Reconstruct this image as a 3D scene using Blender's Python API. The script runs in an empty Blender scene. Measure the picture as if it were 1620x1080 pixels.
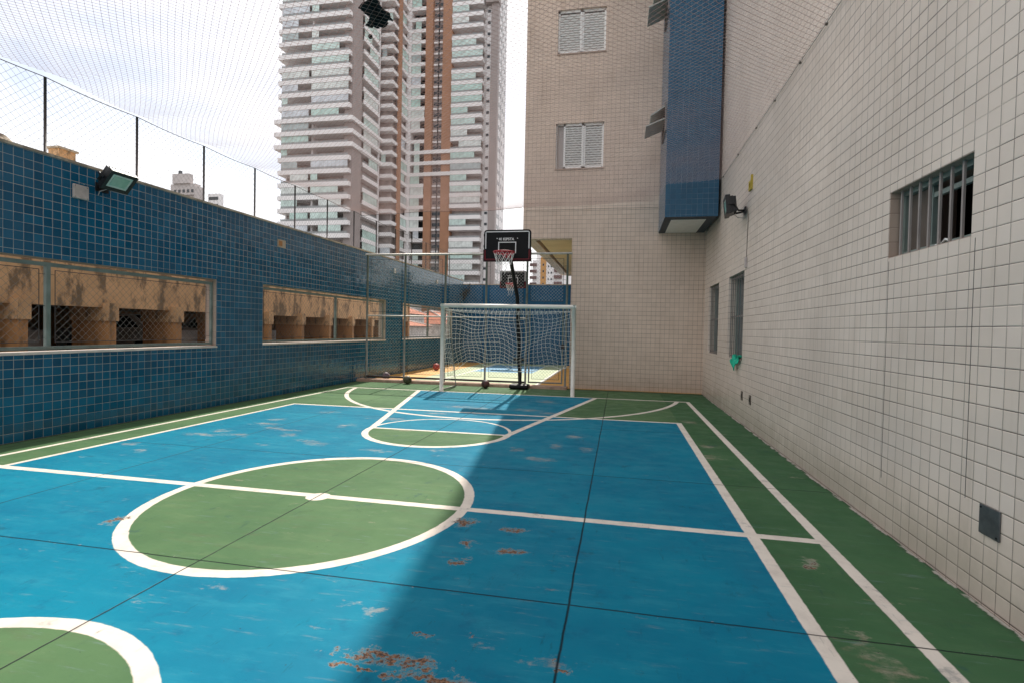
import bpy, math, random
from mathutils import Vector, Matrix
random.seed(7)
S = bpy.context.scene
COL = S.collection
R = math.radians
PI = math.pi

# ------------------------------------------------------------------ camera
cam_d = bpy.data.cameras.new("camera")
cam = bpy.data.objects.new("camera", cam_d)
COL.objects.link(cam)
S.camera = cam
cam_d.sensor_width = 36.0
cam_d.lens = 842.25 / 1620 * 36.0
cam_d.clip_start = 0.05
cam_d.clip_end = 4000
_y, _p, _r = R(11.3637), R(-1.2982), R(1.1693)
fwd = Vector((-math.sin(_y) * math.cos(_p), math.cos(_y) * math.cos(_p), math.sin(_p)))
rgt = Vector((math.cos(_y), math.sin(_y), 0))
upv = rgt.cross(fwd)
r2 = rgt * math.cos(_r) + upv * math.sin(_r)
u2 = -rgt * math.sin(_r) + upv * math.cos(_r)
cam.matrix_world = Matrix(((r2.x, u2.x, -fwd.x, 0), (r2.y, u2.y, -fwd.y, 0), (r2.z, u2.z, -fwd.z, 1.53), (0, 0, 0, 1)))

# ------------------------------------------------------------------ sky and sun
SUN_EL = R(51.5)
SUN_DIR = Vector((0.122, -1.0, -1.007 * math.tan(SUN_EL))).normalized()   # travel direction of the light
sun_d = bpy.data.lights.new("sun", 'SUN')
sun_d.energy = 4.8
sun_d.angle = R(0.6)
sun_d.color = (1.0, 0.93, 0.83)
sun = bpy.data.objects.new("sun", sun_d)
COL.objects.link(sun)
sun.rotation_euler = SUN_DIR.to_track_quat('-Z', 'Y').to_euler()
sun.location = (-5, 30, 40)

W = bpy.data.worlds.new("World")
S.world = W
W.use_nodes = True
wn, wl = W.node_tree.nodes, W.node_tree.links
wn.clear()
wo = wn.new('ShaderNodeOutputWorld')
wb = wn.new('ShaderNodeBackground')
sk = wn.new('ShaderNodeTexSky')
sk.sky_type = 'NISHITA'
sk.sun_disc = False
sk.sun_elevation = SUN_EL
sk.sun_rotation = math.atan2(-0.12, 1.0)
sk.air_density = 1.0
sk.dust_density = 2.0
wb.inputs['Strength'].default_value = 0.15
wtc = wn.new('ShaderNodeTexCoord')
wmap = wn.new('ShaderNodeMapping')
wmap.inputs['Scale'].default_value = (1.0, 1.0, 2.6)
wns = wn.new('ShaderNodeTexNoise')
wns.inputs['Scale'].default_value = 2.1
wns.inputs['Detail'].default_value = 7
wns.inputs['Roughness'].default_value = 0.55
wrp = wn.new('ShaderNodeValToRGB')
wrp.color_ramp.elements[0].position = 0.36
wrp.color_ramp.elements[0].color = (0.38, 0.38, 0.38, 1)
wrp.color_ramp.elements[1].position = 0.56
wrp.color_ramp.elements[1].color = (1, 1, 1, 1)
wmx = wn.new('ShaderNodeMix')
wmx.data_type = 'RGBA'
wmx.inputs['B'].default_value = (7.8, 7.7, 7.75, 1)
wl.new(wtc.outputs['Generated'], wmap.inputs['Vector'])
wl.new(wmap.outputs['Vector'], wns.inputs['Vector'])
wl.new(wns.outputs['Fac'], wrp.inputs['Fac'])
wl.new(wrp.outputs['Color'], wmx.inputs['Factor'])
wl.new(sk.outputs['Color'], wmx.inputs['A'])
wl.new(wmx.outputs['Result'], wb.inputs['Color'])
wl.new(wb.outputs['Background'], wo.inputs['Surface'])

S.view_settings.view_transform = 'Standard'
S.view_settings.look = 'None'
S.view_settings.exposure = 0.22
S.view_settings.gamma = 1.0
S.render.engine = 'CYCLES'
S.cycles.max_bounces = 6
S.cycles.diffuse_bounces = 4
S.cycles.glossy_bounces = 3
S.cycles.transmission_bounces = 2
S.cycles.transparent_max_bounces = 4

# ------------------------------------------------------------------ helpers
ORG = {}


def put(o, parent=None):
    COL.objects.link(o)
    if parent is not None:
        o.parent = parent
    return o


def tag(o, label=None, cat=None, group=None, kind=None):
    if label: o['label'] = label
    if cat: o['category'] = cat
    if group: o['group'] = group
    if kind: o['kind'] = kind
    return o


def thing(name, loc, label, cat, group=None, rotz=0.0):
    o = bpy.data.objects.new(name, None)
    o.empty_display_size = 0.2
    o.location = loc
    o.rotation_euler = (0, 0, rotz)
    COL.objects.link(o)
    ORG[o.name] = Vector((0, 0, 0)) if rotz else Vector(loc)
    return tag(o, label, cat, group)


class MB:
    """collects boxes, tubes and polygons; build() links them as ONE mesh object"""
    def __init__(s):
        s.v, s.f, s.sm = [], [], []

    def poly(s, pts, smooth=False):
        n = len(s.v)
        s.v += [tuple(p) for p in pts]
        s.f.append(list(range(n, n + len(pts)))); s.sm.append(smooth)
        return s

    def box(s, x0, x1, y0, y1, z0, z1, skip=''):
        n = len(s.v)
        s.v += [(x0, y0, z0), (x1, y0, z0), (x1, y1, z0), (x0, y1, z0), (x0, y0, z1), (x1, y0, z1), (x1, y1, z1), (x0, y1, z1)]
        for k, q in {'b': (0, 3, 2, 1), 't': (4, 5, 6, 7), 'f': (0, 1, 5, 4), 'r': (1, 2, 6, 5), 'k': (2, 3, 7, 6), 'l': (3, 0, 4, 7)}.items():
            if k not in skip:
                s.f.append([n + i for i in q]); s.sm.append(False)
        return s

    def obox(s, c, ax, ay, az, hx, hy, hz):
        n = len(s.v)
        c, ax, ay, az = Vector(c), Vector(ax).normalized(), Vector(ay).normalized(), Vector(az).normalized()
        for sx, sy, sz in ((-1, -1, -1), (1, -1, -1), (1, 1, -1), (-1, 1, -1), (-1, -1, 1), (1, -1, 1), (1, 1, 1), (-1, 1, 1)):
            s.v.append(tuple(c + ax * hx * sx + ay * hy * sy + az * hz * sz))
        for q in ((0, 3, 2, 1), (4, 5, 6, 7), (0, 1, 5, 4), (1, 2, 6, 5), (2, 3, 7, 6), (3, 0, 4, 7)):
            s.f.append([n + i for i in q]); s.sm.append(False)
        return s

    def bar(s, a, b, w, h):
        a, b = Vector(a), Vector(b)
        d = (b - a).normalized()
        u = Vector((0, 0, 1)) if abs(d.z) < 0.9 else Vector((1, 0, 0))
        x = d.cross(u).normalized()
        return s.obox((a + b) / 2, d, x, x.cross(d), (b - a).length / 2, w / 2, h / 2)

    def tube(s, pts, r, n=8, closed=False, caps=True):
        pts = [Vector(p) for p in pts]
        m = len(pts)
        base = len(s.v)
        rs = r if isinstance(r, (list, tuple)) else [r] * m
        prev = None
        for i, p in enumerate(pts):
            if closed:
                d = pts[(i + 1) % m] - pts[i - 1]
            else:
                d = pts[min(i + 1, m - 1)] - pts[max(i - 1, 0)]
            d.normalize()
            if prev is None:
                u = Vector((0, 0, 1)) if abs(d.z) < 0.9 else Vector((1, 0, 0))
                x = d.cross(u).normalized()
            else:
                x = (prev - d * prev.dot(d)).normalized()
            prev = x
            y = d.cross(x)
            for k in range(n):
                a = 2 * PI * k / n
                s.v.append(tuple(p + (x * math.cos(a) + y * math.sin(a)) * rs[i]))
        for i in range(m if closed else m - 1):
            j = (i + 1) % m
            for k in range(n):
                k2 = (k + 1) % n
                s.f.append([base + i * n + k, base + j * n + k, base + j * n + k2, base + i * n + k2]); s.sm.append(n > 4)
        if caps and not closed:
            s.f.append([base + k for k in range(n)][::-1]); s.sm.append(False)
            s.f.append([base + (m - 1) * n + k for k in range(n)]); s.sm.append(False)
        return s

    def ball(s, c, r, nu=20, nv=12):
        base = len(s.v)
        for i in range(nv + 1):
            t = PI * i / nv
            for k in range(nu):
                a = 2 * PI * k / nu
                s.v.append((c[0] + r * math.sin(t) * math.cos(a), c[1] + r * math.sin(t) * math.sin(a), c[2] + r * math.cos(t)))
        for i in range(nv):
            for k in range(nu):
                k2 = (k + 1) % nu
                s.f.append([base + i * nu + k, base + (i + 1) * nu + k, base + (i + 1) * nu + k2, base + i * nu + k2]); s.sm.append(True)
        return s

    def build(s, name, mat, parent=None, bevel=0.0):
        me = bpy.data.meshes.new(name)
        o0 = ORG.get(parent.name, Vector((0, 0, 0))) if parent is not None else Vector((0, 0, 0))
        me.from_pydata([(x - o0.x, y - o0.y, z - o0.z) for x, y, z in s.v], [], s.f)
        me.update()
        me.polygons.foreach_set('use_smooth', s.sm)
        uv = me.uv_layers.new(name='UVMap')
        buf = []
        for p in me.polygons:
            nx, ny, nz = abs(p.normal.x), abs(p.normal.y), abs(p.normal.z)
            for vi in p.vertices:
                x, y, z = s.v[vi]
                if nz >= nx and nz >= ny: buf += [x, y]
                elif nx >= ny: buf += [y, z]
                else: buf += [x, z]
        uv.data.foreach_set('uv', buf)
        me.materials.append(mat)
        o = bpy.data.objects.new(name, me)
        put(o, parent)
        if parent is not None:
            ORG[o.name] = ORG.get(parent.name, Vector((0, 0, 0)))
        else:
            ORG[o.name] = Vector((0, 0, 0))
        if bevel:
            b = o.modifiers.new('bevel', 'BEVEL')
            b.width = bevel; b.segments = 2; b.limit_method = 'ANGLE'
        return o


def clone(o, loc=None, parent=None, rotz=None):
    c = o.copy()
    COL.objects.link(c)
    if parent is not None: c.parent = parent
    if loc is not None: c.location = loc
    if rotz is not None: c.rotation_euler = (0, 0, rotz)
    return c


def clone_tree(o, loc, label=None, rotz=None, parent=None):
    c = clone(o, loc, parent, rotz)
    if label: c['label'] = label
    for ch in list(o.children):
        c1 = clone(ch, None, c)
        for g in list(ch.children):
            clone(g, None, c1)
    return c


# ------------------------------------------------------------------ materials
class NT:
    def __init__(s, name):
        s.m = bpy.data.materials.new(name)
        s.m.use_nodes = True
        s.n, s.l = s.m.node_tree.nodes, s.m.node_tree.links
        s.b = s.n['Principled BSDF']

    def new(s, t, **kw):
        n = s.n.new(t)
        for k, v in kw.items(): setattr(n, k, v)
        return n

    def lk(s, a, b): s.l.new(a, b)

    def val(s, sock, v):
        if hasattr(v, 'is_output'): s.l.new(v, sock)
        else: sock.default_value = v

    def M(s, op, a, b=None, c=None, clamp=False):
        n = s.n.new('ShaderNodeMath'); n.operation = op; n.use_clamp = clamp
        s.val(n.inputs[0], a)
        if b is not None: s.val(n.inputs[1], b)
        if c is not None: s.val(n.inputs[2], c)
        return n.outputs[0]

    def mix(s, f, a, b, blend='MIX'):
        n = s.n.new('ShaderNodeMix'); n.data_type = 'RGBA'; n.blend_type = blend
        s.val(n.inputs['Factor'], f)
        s.val(n.inputs['A'], (*a, 1) if isinstance(a, tuple) else a)
        s.val(n.inputs['B'], (*b, 1) if isinstance(b, tuple) else b)
        return n.outputs['Result']

    def noise(s, scale, vec=None, detail=4, rough=0.55, scl=None, loc=None):
        n = s.n.new('ShaderNodeTexNoise')
        n.inputs['Scale'].default_value = scale
        n.inputs['Detail'].default_value = detail
        n.inputs['Roughness'].default_value = rough
        if scl or loc:
            mp = s.n.new('ShaderNodeMapping')
            if scl: mp.inputs['Scale'].default_value = scl
            if loc: mp.inputs['Location'].default_value = loc
            if vec: s.lk(vec, mp.inputs['Vector'])
            vec = mp.outputs['Vector']
        if vec: s.lk(vec, n.inputs['Vector'])
        return n.outputs['Fac']

    def rng(s, v, a, b, c=0.0, d=1.0, smooth=True):
        n = s.n.new('ShaderNodeMapRange')
        if smooth: n.interpolation_type = 'SMOOTHSTEP'
        s.val(n.inputs['Value'], v)
        n.inputs['From Min'].default_value = a; n.inputs['From Max'].default_value = b
        n.inputs['To Min'].default_value = c; n.inputs['To Max'].default_value = d
        return n.outputs['Result']

    def obj(s): return s.n.new('ShaderNodeTexCoord').outputs['Object']
    def uv(s): return s.n.new('ShaderNodeTexCoord').outputs['UV']

    def col(s, c): s.val(s.b.inputs['Base Color'], (*c, 1) if isinstance(c, tuple) else c)
    def bump(s, h, dist, strength=1.0):
        n = s.n.new('ShaderNodeBump')
        n.inputs['Distance'].default_value = dist; n.inputs['Strength'].default_value = strength
        s.lk(h, n.inputs['Height']); s.lk(n.outputs['Normal'], s.b.inputs['Normal'])


def plain(name, c, rough=0.5, metal=0.0, var=0.12, vscale=6.0, spec=None):
    t = NT(name)
    f = t.noise(vscale, t.obj(), 5)
    k = t.rng(f, 0.25, 0.75, 1 - var, 1 + var)
    m = t.new('ShaderNodeVectorMath', operation='SCALE')
    m.inputs[0].default_value = c
    t.lk(k, m.inputs['Scale'])
    t.col(m.outputs['Vector'])
    t.b.inputs['Roughness'].default_value = rough
    t.b.inputs['Metallic'].default_value = metal
    if spec is not None: t.b.inputs['Specular IOR Level'].default_value = spec
    return t.m


def tiles(name, c1, c2, grout_h, grout_v, pitch, mortar, rough, streak=None, streak_amt=0.0, gscale=0.6, gpos=(0.42, 0.6), tilt=0.0, base_dirt=0.0, vfade=1.0, hfade=1.0, spec=0.5):
    """square glazed tiles laid on a grid; the joints fade in and out with dirt"""
    t = NT(name)
    M = t.M
    uv = t.uv()
    sep = t.new('ShaderNodeSeparateXYZ'); t.lk(uv, sep.inputs[0])
    U, V = sep.outputs['X'], sep.outputs['Y']
    su = M('MULTIPLY', U, 1 / pitch); sv = M('MULTIPLY', V, 1 / pitch)
    iu = M('FLOOR', su); iv = M('FLOOR', sv)
    cb = t.new('ShaderNodeCombineXYZ'); t.lk(iu, cb.inputs[0]); t.lk(iv, cb.inputs[1])
    wn_ = t.new('ShaderNodeTexWhiteNoise', noise_dimensions='2D'); t.lk(cb.outputs[0], wn_.inputs['Vector'])
    h = mortar / pitch / 2
    wob = t.noise(1.7, uv, 3)
    k = M('MULTIPLY', t.rng(wob, 0.3, 0.7, 0.75, 1.25), h)
    du = M('SUBTRACT', 0.5, M('ABSOLUTE', M('SUBTRACT', M('SUBTRACT', su, iu), 0.5)))
    dv = M('SUBTRACT', 0.5, M('ABSOLUTE', M('SUBTRACT', M('SUBTRACT', sv, iv), 0.5)))
    ju = M('LESS_THAN', du, k); jv = M('LESS_THAN', dv, k)
    gm = t.noise(gscale, uv, 6, 0.62, loc=(1.3, 0.4, 0))
    gm2 = t.noise(gscale * 1.4, uv, 6, 0.62, loc=(8.3, 5.4, 0))
    # per-joint randomness so that single lines read darker than others
    wv = t.new('ShaderNodeTexWhiteNoise', noise_dimensions='1D'); t.lk(M('ROUND', sv), wv.inputs['W'])
    wu = t.new('ShaderNodeTexWhiteNoise', noise_dimensions='1D'); t.lk(M('ROUND', su), wu.inputs['W'])
    fv = t.rng(M('ADD', gm, M('MULTIPLY', M('SUBTRACT', wv.outputs['Value'], 0.5), 0.12)), gpos[0], gpos[1], hfade, 0.25 * hfade)
    fu = t.rng(M('ADD', gm2, M('MULTIPLY', M('SUBTRACT', wu.outputs['Value'], 0.5), 0.12)), gpos[0], gpos[1], vfade, 0.12 * vfade)
    c = t.mix(wn_.outputs['Value'], c1, c2)
    big = t.rng(t.noise(0.5, uv, 5, 0.6, loc=(3.1, 1.7, 0)), 0.3, 0.7, 0.9, 1.07)
    sc = t.new('ShaderNodeVectorMath', operation='SCALE')
    t.lk(c, sc.inputs[0]); t.lk(big, sc.inputs['Scale'])
    c = sc.outputs['Vector']
    if streak:
        sm = t.rng(t.noise(1.0, uv, 5, 0.62, scl=(5.0, 0.45, 1)), 0.53, 0.78, 0, streak_amt)
        c = t.mix(sm, c, streak)
    if base_dirt:
        low = t.rng(M('ADD', V, M('MULTIPLY', t.noise(2.5, uv, 6, 0.65), 0.9)), 0.4, 1.0, base_dirt, 0)
        c = t.mix(low, c, (0.16, 0.125, 0.07))
    c = t.mix(M('MULTIPLY', ju, fu), c, grout_v)
    c = t.mix(M('MULTIPLY', jv, fv), c, grout_h)
    t.col(c)
    jj = M('MAXIMUM', ju, jv)
    t.val(t.b.inputs['Roughness'], M('MULTIPLY_ADD', jj, 0.5, rough))
    t.b.inputs['Specular IOR Level'].default_value = spec
    # rounded tile edges
    eg = M('MINIMUM', t.rng(du, h, h + 0.05, 0, 1), t.rng(dv, h, h + 0.05, 0, 1))
    hgt = M('ADD', eg, M('MULTIPLY', t.noise(9.0, uv, 2), 0.35))
    bn = t.new('ShaderNodeBump'); bn.inputs['Distance'].default_value = 0.0025; bn.inputs['Strength'].default_value = 0.8
    t.lk(hgt, bn.inputs['Height'])
    if tilt:
        sub = t.new('ShaderNodeVectorMath', operation='SUBTRACT'); t.lk(wn_.outputs['Color'], sub.inputs[0]); sub.inputs[1].default_value = (0.5, 0.5, 0.5)
        sca = t.new('ShaderNodeVectorMath', operation='SCALE'); t.lk(sub.outputs['Vector'], sca.inputs[0]); sca.inputs['Scale'].default_value = tilt
        add = t.new('ShaderNodeVectorMath', operation='ADD'); t.lk(sca.outputs['Vector'], add.inputs[0]); t.lk(bn.outputs['Normal'], add.inputs[1])
        nrm = t.new('ShaderNodeVectorMath', operation='NORMALIZE'); t.lk(add.outputs['Vector'], nrm.inputs[0])
        t.lk(nrm.outputs['Vector'], t.b.inputs['Normal'])
    else:
        t.lk(bn.outputs['Normal'], t.b.inputs['Normal'])
    return t.m


PITCH = 0.1143
m_blue = tiles('blue_tile', (0.003, 0.074, 0.150), (0.009, 0.120, 0.225), (0.40, 0.41, 0.37), (0.36, 0.37, 0.34), PITCH, 0.0044, 0.14, (0.06, 0.075, 0.08), 0.3, 0.8, (0.55, 0.75), tilt=0.035, spec=0.4)
m_white = tiles('cream_tile', (0.775, 0.655, 0.56), (0.825, 0.705, 0.61), (0.07, 0.048, 0.038), (0.15, 0.115, 0.095), PITCH, 0.0040, 0.24, (0.50, 0.40, 0.31), 0.3, 0.45, (0.47, 0.74), tilt=0.012, base_dirt=0.3, vfade=0.85)
m_beige = tiles('beige_tile', (0.655, 0.515, 0.415), (0.705, 0.56, 0.455), (0.085, 0.052, 0.04), (0.11, 0.07, 0.055), PITCH, 0.0046, 0.3, (0.42, 0.28, 0.18), 0.35, 0.6, (0.47, 0.78), tilt=0.012, base_dirt=0.3, vfade=0.75, hfade=0.95)
m_shaft = tiles('shaft_tile', (0.014, 0.080, 0.152), (0.020, 0.100, 0.182), (0.30, 0.36, 0.40), (0.24, 0.32, 0.38), PITCH, 0.0044, 0.2, tilt=0.012, hfade=0.6, vfade=0.8, spec=0.35)
m_reveal = tiles('reveal_tile', (0.42, 0.31, 0.25), (0.46, 0.35, 0.28), (0.16, 0.11, 0.09), (0.3, 0.22, 0.18), PITCH, 0.003, 0.35)
m_backblue = tiles('back_wall_tile', (0.003, 0.085, 0.19), (0.006, 0.10, 0.22), (0.02, 0.12, 0.19), (0.05, 0.15, 0.23), PITCH, 0.004, 0.4, spec=0.3)

m_cream = plain('cream_paint', (0.68, 0.62, 0.44), 0.7, var=0.06, vscale=2)
m_soffit = plain('soffit_plaster', (0.62, 0.47, 0.30), 0.7, var=0.08, vscale=1.5)
m_grey_metal = plain('grey_green_paint', (0.17, 0.21, 0.19), 0.45, 0.0, 0.2)
m_rail = plain('galvanised_tube', (0.42, 0.41, 0.38), 0.45, 0.35, 0.2)
m_post = plain('grey_post_paint', (0.20, 0.21, 0.19), 0.5, 0.2, 0.2)
m_dark_post = plain('dark_post_paint', (0.045, 0.035, 0.035), 0.5, 0.1, 0.2)
m_wire = plain('galvanised_wire', (0.20, 0.20, 0.185), 0.45, 0.4, 0.2)
m_wire_f = plain('bright_galvanised_wire', (0.36, 0.36, 0.34), 0.4, 0.4, 0.2)
m_wire_d = plain('dark_wire', (0.035, 0.035, 0.035), 0.5, 0.2, 0.2)
m_white_paint = plain('white_metal_paint', (0.76, 0.73, 0.66), 0.4, 0, 0.08)
m_white_cord = plain('white_cord', (0.80, 0.80, 0.76), 0.7, 0, 0.05)
m_black = plain('black_plastic', (0.009, 0.009, 0.010), 0.45, 0, 0.2, spec=0.25)
m_fixture = plain('black_cast_metal', (0.012, 0.012, 0.013), 0.4, 0.2, 0.2)
m_lampglass = plain('frosted_lamp_glass', (0.30, 0.50, 0.40), 0.12, 0, 0.08, 20)
m_lamprim = plain('lamp_reflector', (0.55, 0.66, 0.58), 0.25, 0, 0.05)
m_plate = plain('grey_cover_plate', (0.13, 0.135, 0.14), 0.4, 0.6, 0.25, 14)
m_boxgrey = plain('weathered_plastic', (0.46, 0.40, 0.38), 0.6, 0, 0.15, 12)
m_socket = plain('socket_plate', (0.15, 0.125, 0.10), 0.5, 0.0, 0.2)
m_yellow = plain('yellow_paint', (0.42, 0.31, 0.03), 0.5, 0, 0.1)
m_rag = plain('green_cloth', (0.01, 0.42, 0.26), 0.85, 0, 0.2, 20)
m_cloth = plain('black_cloth', (0.006, 0.009, 0.011), 0.95, 0, 0.3, 9)
m_shutter = plain('white_shutter', (0.86, 0.85, 0.83), 0.4, 0, 0.05)
m_alu = plain('green_grey_aluminium', (0.30, 0.37, 0.34), 0.35, 0.4, 0.1)
m_barpaint = plain('window_bar_paint', (0.34, 0.30, 0.28), 0.45, 0.2, 0.12)
m_bar_dark = plain('dark_bar_paint', (0.22, 0.20, 0.185), 0.45, 0.2, 0.15)
m_slatgap = plain('louvre_gap', (0.16, 0.14, 0.13), 0.8)
m_farpane = plain('grey_window_pane', (0.09, 0.105, 0.115), 0.15, 0, 0.2)
m_pane = plain('dusty_window_pane', (0.42, 0.44, 0.40), 0.4, 0, 0.1)
m_blind = plain('brown_blind', (0.13, 0.10, 0.08), 0.7, 0, 0.12, 4)
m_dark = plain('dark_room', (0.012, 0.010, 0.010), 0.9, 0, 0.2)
m_red = plain('red_rim_paint', (0.42, 0.012, 0.025), 0.4, 0, 0.1)
m_redpad = plain('dark_red_padding', (0.035, 0.005, 0.008), 0.6, 0, 0.15, spec=0.2)
m_print = plain('white_print', (0.72, 0.72, 0.72), 0.5, 0, 0.04)
m_board = plain('black_board', (0.006, 0.006, 0.007), 0.5, 0, 0.15, spec=0.15)
m_stone = plain('pale_stone', (0.62, 0.55, 0.50), 0.6, 0, 0.15, 5)
m_rope = plain('dark_rope', (0.05, 0.045, 0.045), 0.8)


def net_mat(name, c, tr):
    t = NT(name)
    t.col(c); t.b.inputs['Roughness'].default_value = 0.8
    tl = t.new('ShaderNodeBsdfTranslucent'); tl.inputs['Color'].default_value = (*c, 1)
    ms = t.new('ShaderNodeMixShader'); ms.inputs[0].default_value = tr
    t.lk(t.b.outputs[0], ms.inputs[1]); t.lk(tl.outputs[0], ms.inputs[2])
    t.lk(ms.outputs[0], t.n['Material Output'].inputs['Surface'])
    return t.m


m_net = net_mat('net_cord', (0.58, 0.43, 0.40), 0.55)
m_ropenet = net_mat('rope_net_cord', (0.22, 0.22, 0.21), 0.2)


def stained(name, c, stain, amt=0.85, rough=0.8):
    t = NT(name)
    uv = t.uv()
    base = t.mix(t.rng(t.noise(1.2, uv, 5), 0.3, 0.7), tuple(x * 0.85 for x in c), tuple(min(1, x * 1.1) for x in c))
    s1 = t.rng(t.noise(1.0, uv, 6, 0.68, scl=(2.8, 1.15, 1)), 0.475, 0.60, 0, amt)
    s2 = t.rng(t.noise(7.0, uv, 5, 0.7), 0.56, 0.72, 0, amt * 0.5)
    base = t.mix(s2, base, tuple(x * 0.5 for x in c))
    t.col(t.mix(s1, base, stain))
    t.b.inputs['Roughness'].default_value = rough
    t.bump(t.noise(30, uv, 4), 0.01, 0.4)
    return t.m


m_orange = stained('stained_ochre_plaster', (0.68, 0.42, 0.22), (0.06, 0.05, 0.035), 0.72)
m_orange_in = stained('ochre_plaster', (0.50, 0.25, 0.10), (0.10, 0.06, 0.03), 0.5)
m_housewall = stained('white_house_wall', (0.70, 0.66, 0.63), (0.30, 0.28, 0.26), 0.5)
m_plinth = stained('pink_concrete', (0.50, 0.33, 0.25), (0.18, 0.13, 0.10), 0.5)
m_cap = stained('wall_coping', (0.50, 0.43, 0.34), (0.12, 0.10, 0.08), 0.6)


def terracotta():
    t = NT('terracotta_tile')
    uv = t.uv()
    w = t.new('ShaderNodeTexWave'); w.inputs['Scale'].default_value = 2.2; w.inputs['Distortion'].default_value = 1.0
    t.lk(uv, w.inputs['Vector'])
    c = t.mix(w.outputs['Fac'], (0.30, 0.09, 0.05), (0.58, 0.22, 0.13))
    t.col(t.mix(t.rng(t.noise(2.5, uv, 6, 0.7), 0.5, 0.72, 0, 0.7), c, (0.14, 0.08, 0.06)))
    t.b.inputs['Roughness'].default_value = 0.85
    return t.m


m_terra = terracotta()

# far buildings
m_tw = plain('tower_white_paint', (0.78, 0.75, 0.74), 0.7, 0, 0.05, 0.2)
m_tslab = plain('tower_slab_white', (0.86, 0.83, 0.82), 0.6, 0, 0.05, 0.4)
m_tbrown = plain('tower_brown_stripe', (0.40, 0.205, 0.12), 0.7, 0, 0.08, 0.5)
m_tgrey = plain('tower_grey_pillar', (0.34, 0.29, 0.275), 0.7, 0, 0.06, 0.4)
m_tdark = plain('tower_recess', (0.38, 0.33, 0.315), 0.7, 0, 0.35, 0.5)
def balcony_glass():
    t = NT('balcony_glass')
    oi = t.new('ShaderNodeObjectInfo')
    r = t.new('ShaderNodeValToRGB')
    r.color_ramp.interpolation = 'CONSTANT'
    e = r.color_ramp.elements
    e[0].position = 0.0; e[0].color = (0.60, 0.74, 0.69, 1)
    e[1].position = 0.35; e[1].color = (0.72, 0.76, 0.73, 1)
    for p, c in ((0.6, (0.52, 0.70, 0.64, 1)), (0.8, (0.66, 0.70, 0.74, 1)), (0.92, (0.45, 0.52, 0.52, 1))):
        q = e.new(p); q.color = c
    t.lk(oi.outputs['Random'], r.inputs['Fac'])
    uv = t.uv()
    sep = t.new('ShaderNodeSeparateXYZ'); t.lk(uv, sep.inputs[0])
    seam = t.M('LESS_THAN', t.M('FRACT', t.M('MULTIPLY', sep.outputs['X'], 0.95)), 0.07)
    top = t.rng(t.noise(0.6, uv, 4), 0.35, 0.65, 0.8, 1.08)
    sc = t.new('ShaderNodeVectorMath', operation='SCALE'); t.lk(r.outputs['Color'], sc.inputs[0]); t.lk(top, sc.inputs['Scale'])
    t.col(t.mix(t.M('MULTIPLY', seam, 0.45), sc.outputs['Vector'], (0.3, 0.34, 0.33)))
    t.b.inputs['Roughness'].default_value = 0.2
    return t.m


m_tglass = balcony_glass()
m_trail = plain('balcony_railing', (0.30, 0.31, 0.31), 0.35, 0.2, 0.15, 1.0)
m_twin = plain('dark_window', (0.04, 0.045, 0.05), 0.2, 0, 0.3, 1.0)
m_farwall = plain('far_wall', (0.55, 0.50, 0.48), 0.8, 0, 0.1, 0.1)
m_farorange = plain('far_orange_stripe', (0.58, 0.30, 0.10), 0.8, 0, 0.1, 0.2)
m_farmaroon = plain('far_balcony_dark', (0.16, 0.09, 0.085), 0.7, 0, 0.15, 0.3)

# ------------------------------------------------------------------ floor paint
WEAR = [(-5.2, 6.45, 0.22, 0.12), (-5.3, 7.3, 0.2, 0.14), (-4.7, 6.95, 0.16, 0.1), (-4.0, 6.35, 0.2, 0.08), (-3.7, 8.3, 0.2, 0.2), (-2.6, 9.9, 0.25, 0.2), (-2.9, 6.1, 0.18, 0.07), (-6.0, 5.6, 0.12, 0.1), (-0.6, 7.7, 0.12, 0.15), (-5.58, 6.36, 0.24, 0.14), (-5.57, 6.65, 0.14, 0.12), (-5.58, 5.32, 0.1, 0.1), (-4.47, 6.66, 0.09, 0.18), (-5.03, 7.03, 0.13, 0.11), (-3.82, 6.25, 0.15, 0.1), (-4.09, 7.55, 0.1, 0.22), (-5.04, 8.62, 0.14, 0.15), (-5.42, 7.66, 0.14, 0.12), (-3.19, 9.1, 0.19, 0.16), (-3.0, 10.0, 0.28, 0.2), (-1.68, 10.02, 0.28, 0.25), (-1.27, 6.67, 0.08, 0.2), (-0.78, 7.01, 0.07, 0.2), (-0.38, 6.93, 0.07, 0.2), (-0.92, 6.25, 0.16, 0.12), (-1.49, 11.31, 0.2, 0.3), (-1.22, 9.77, 0.23, 0.2), (-2.21, 6.32, 0.07, 0.1), (-3.1, 7.43, 0.12, 0.09), (1.15, 6.92, 0.12, 0.2), (1.25, 2.72, 0.07, 0.13), (1.23, 2.96, 0.05, 0.1), (1.31, 3.89, 0.05, 0.12), (-0.25, 2.42, 0.08, 0.05), (-2.26, 2.68, 0.06, 0.04), (-1.45, 2.67, 0.08, 0.05), (-1.28, 2.64, 0.06, 0.05), (-4.48, 6.01, 0.1, 0.06), (-3.59, 4.55, 0.05, 0.04), (1.22, 7.6, 0.1, 0.2), (1.22, 9.6, 0.12, 0.25)]
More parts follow.
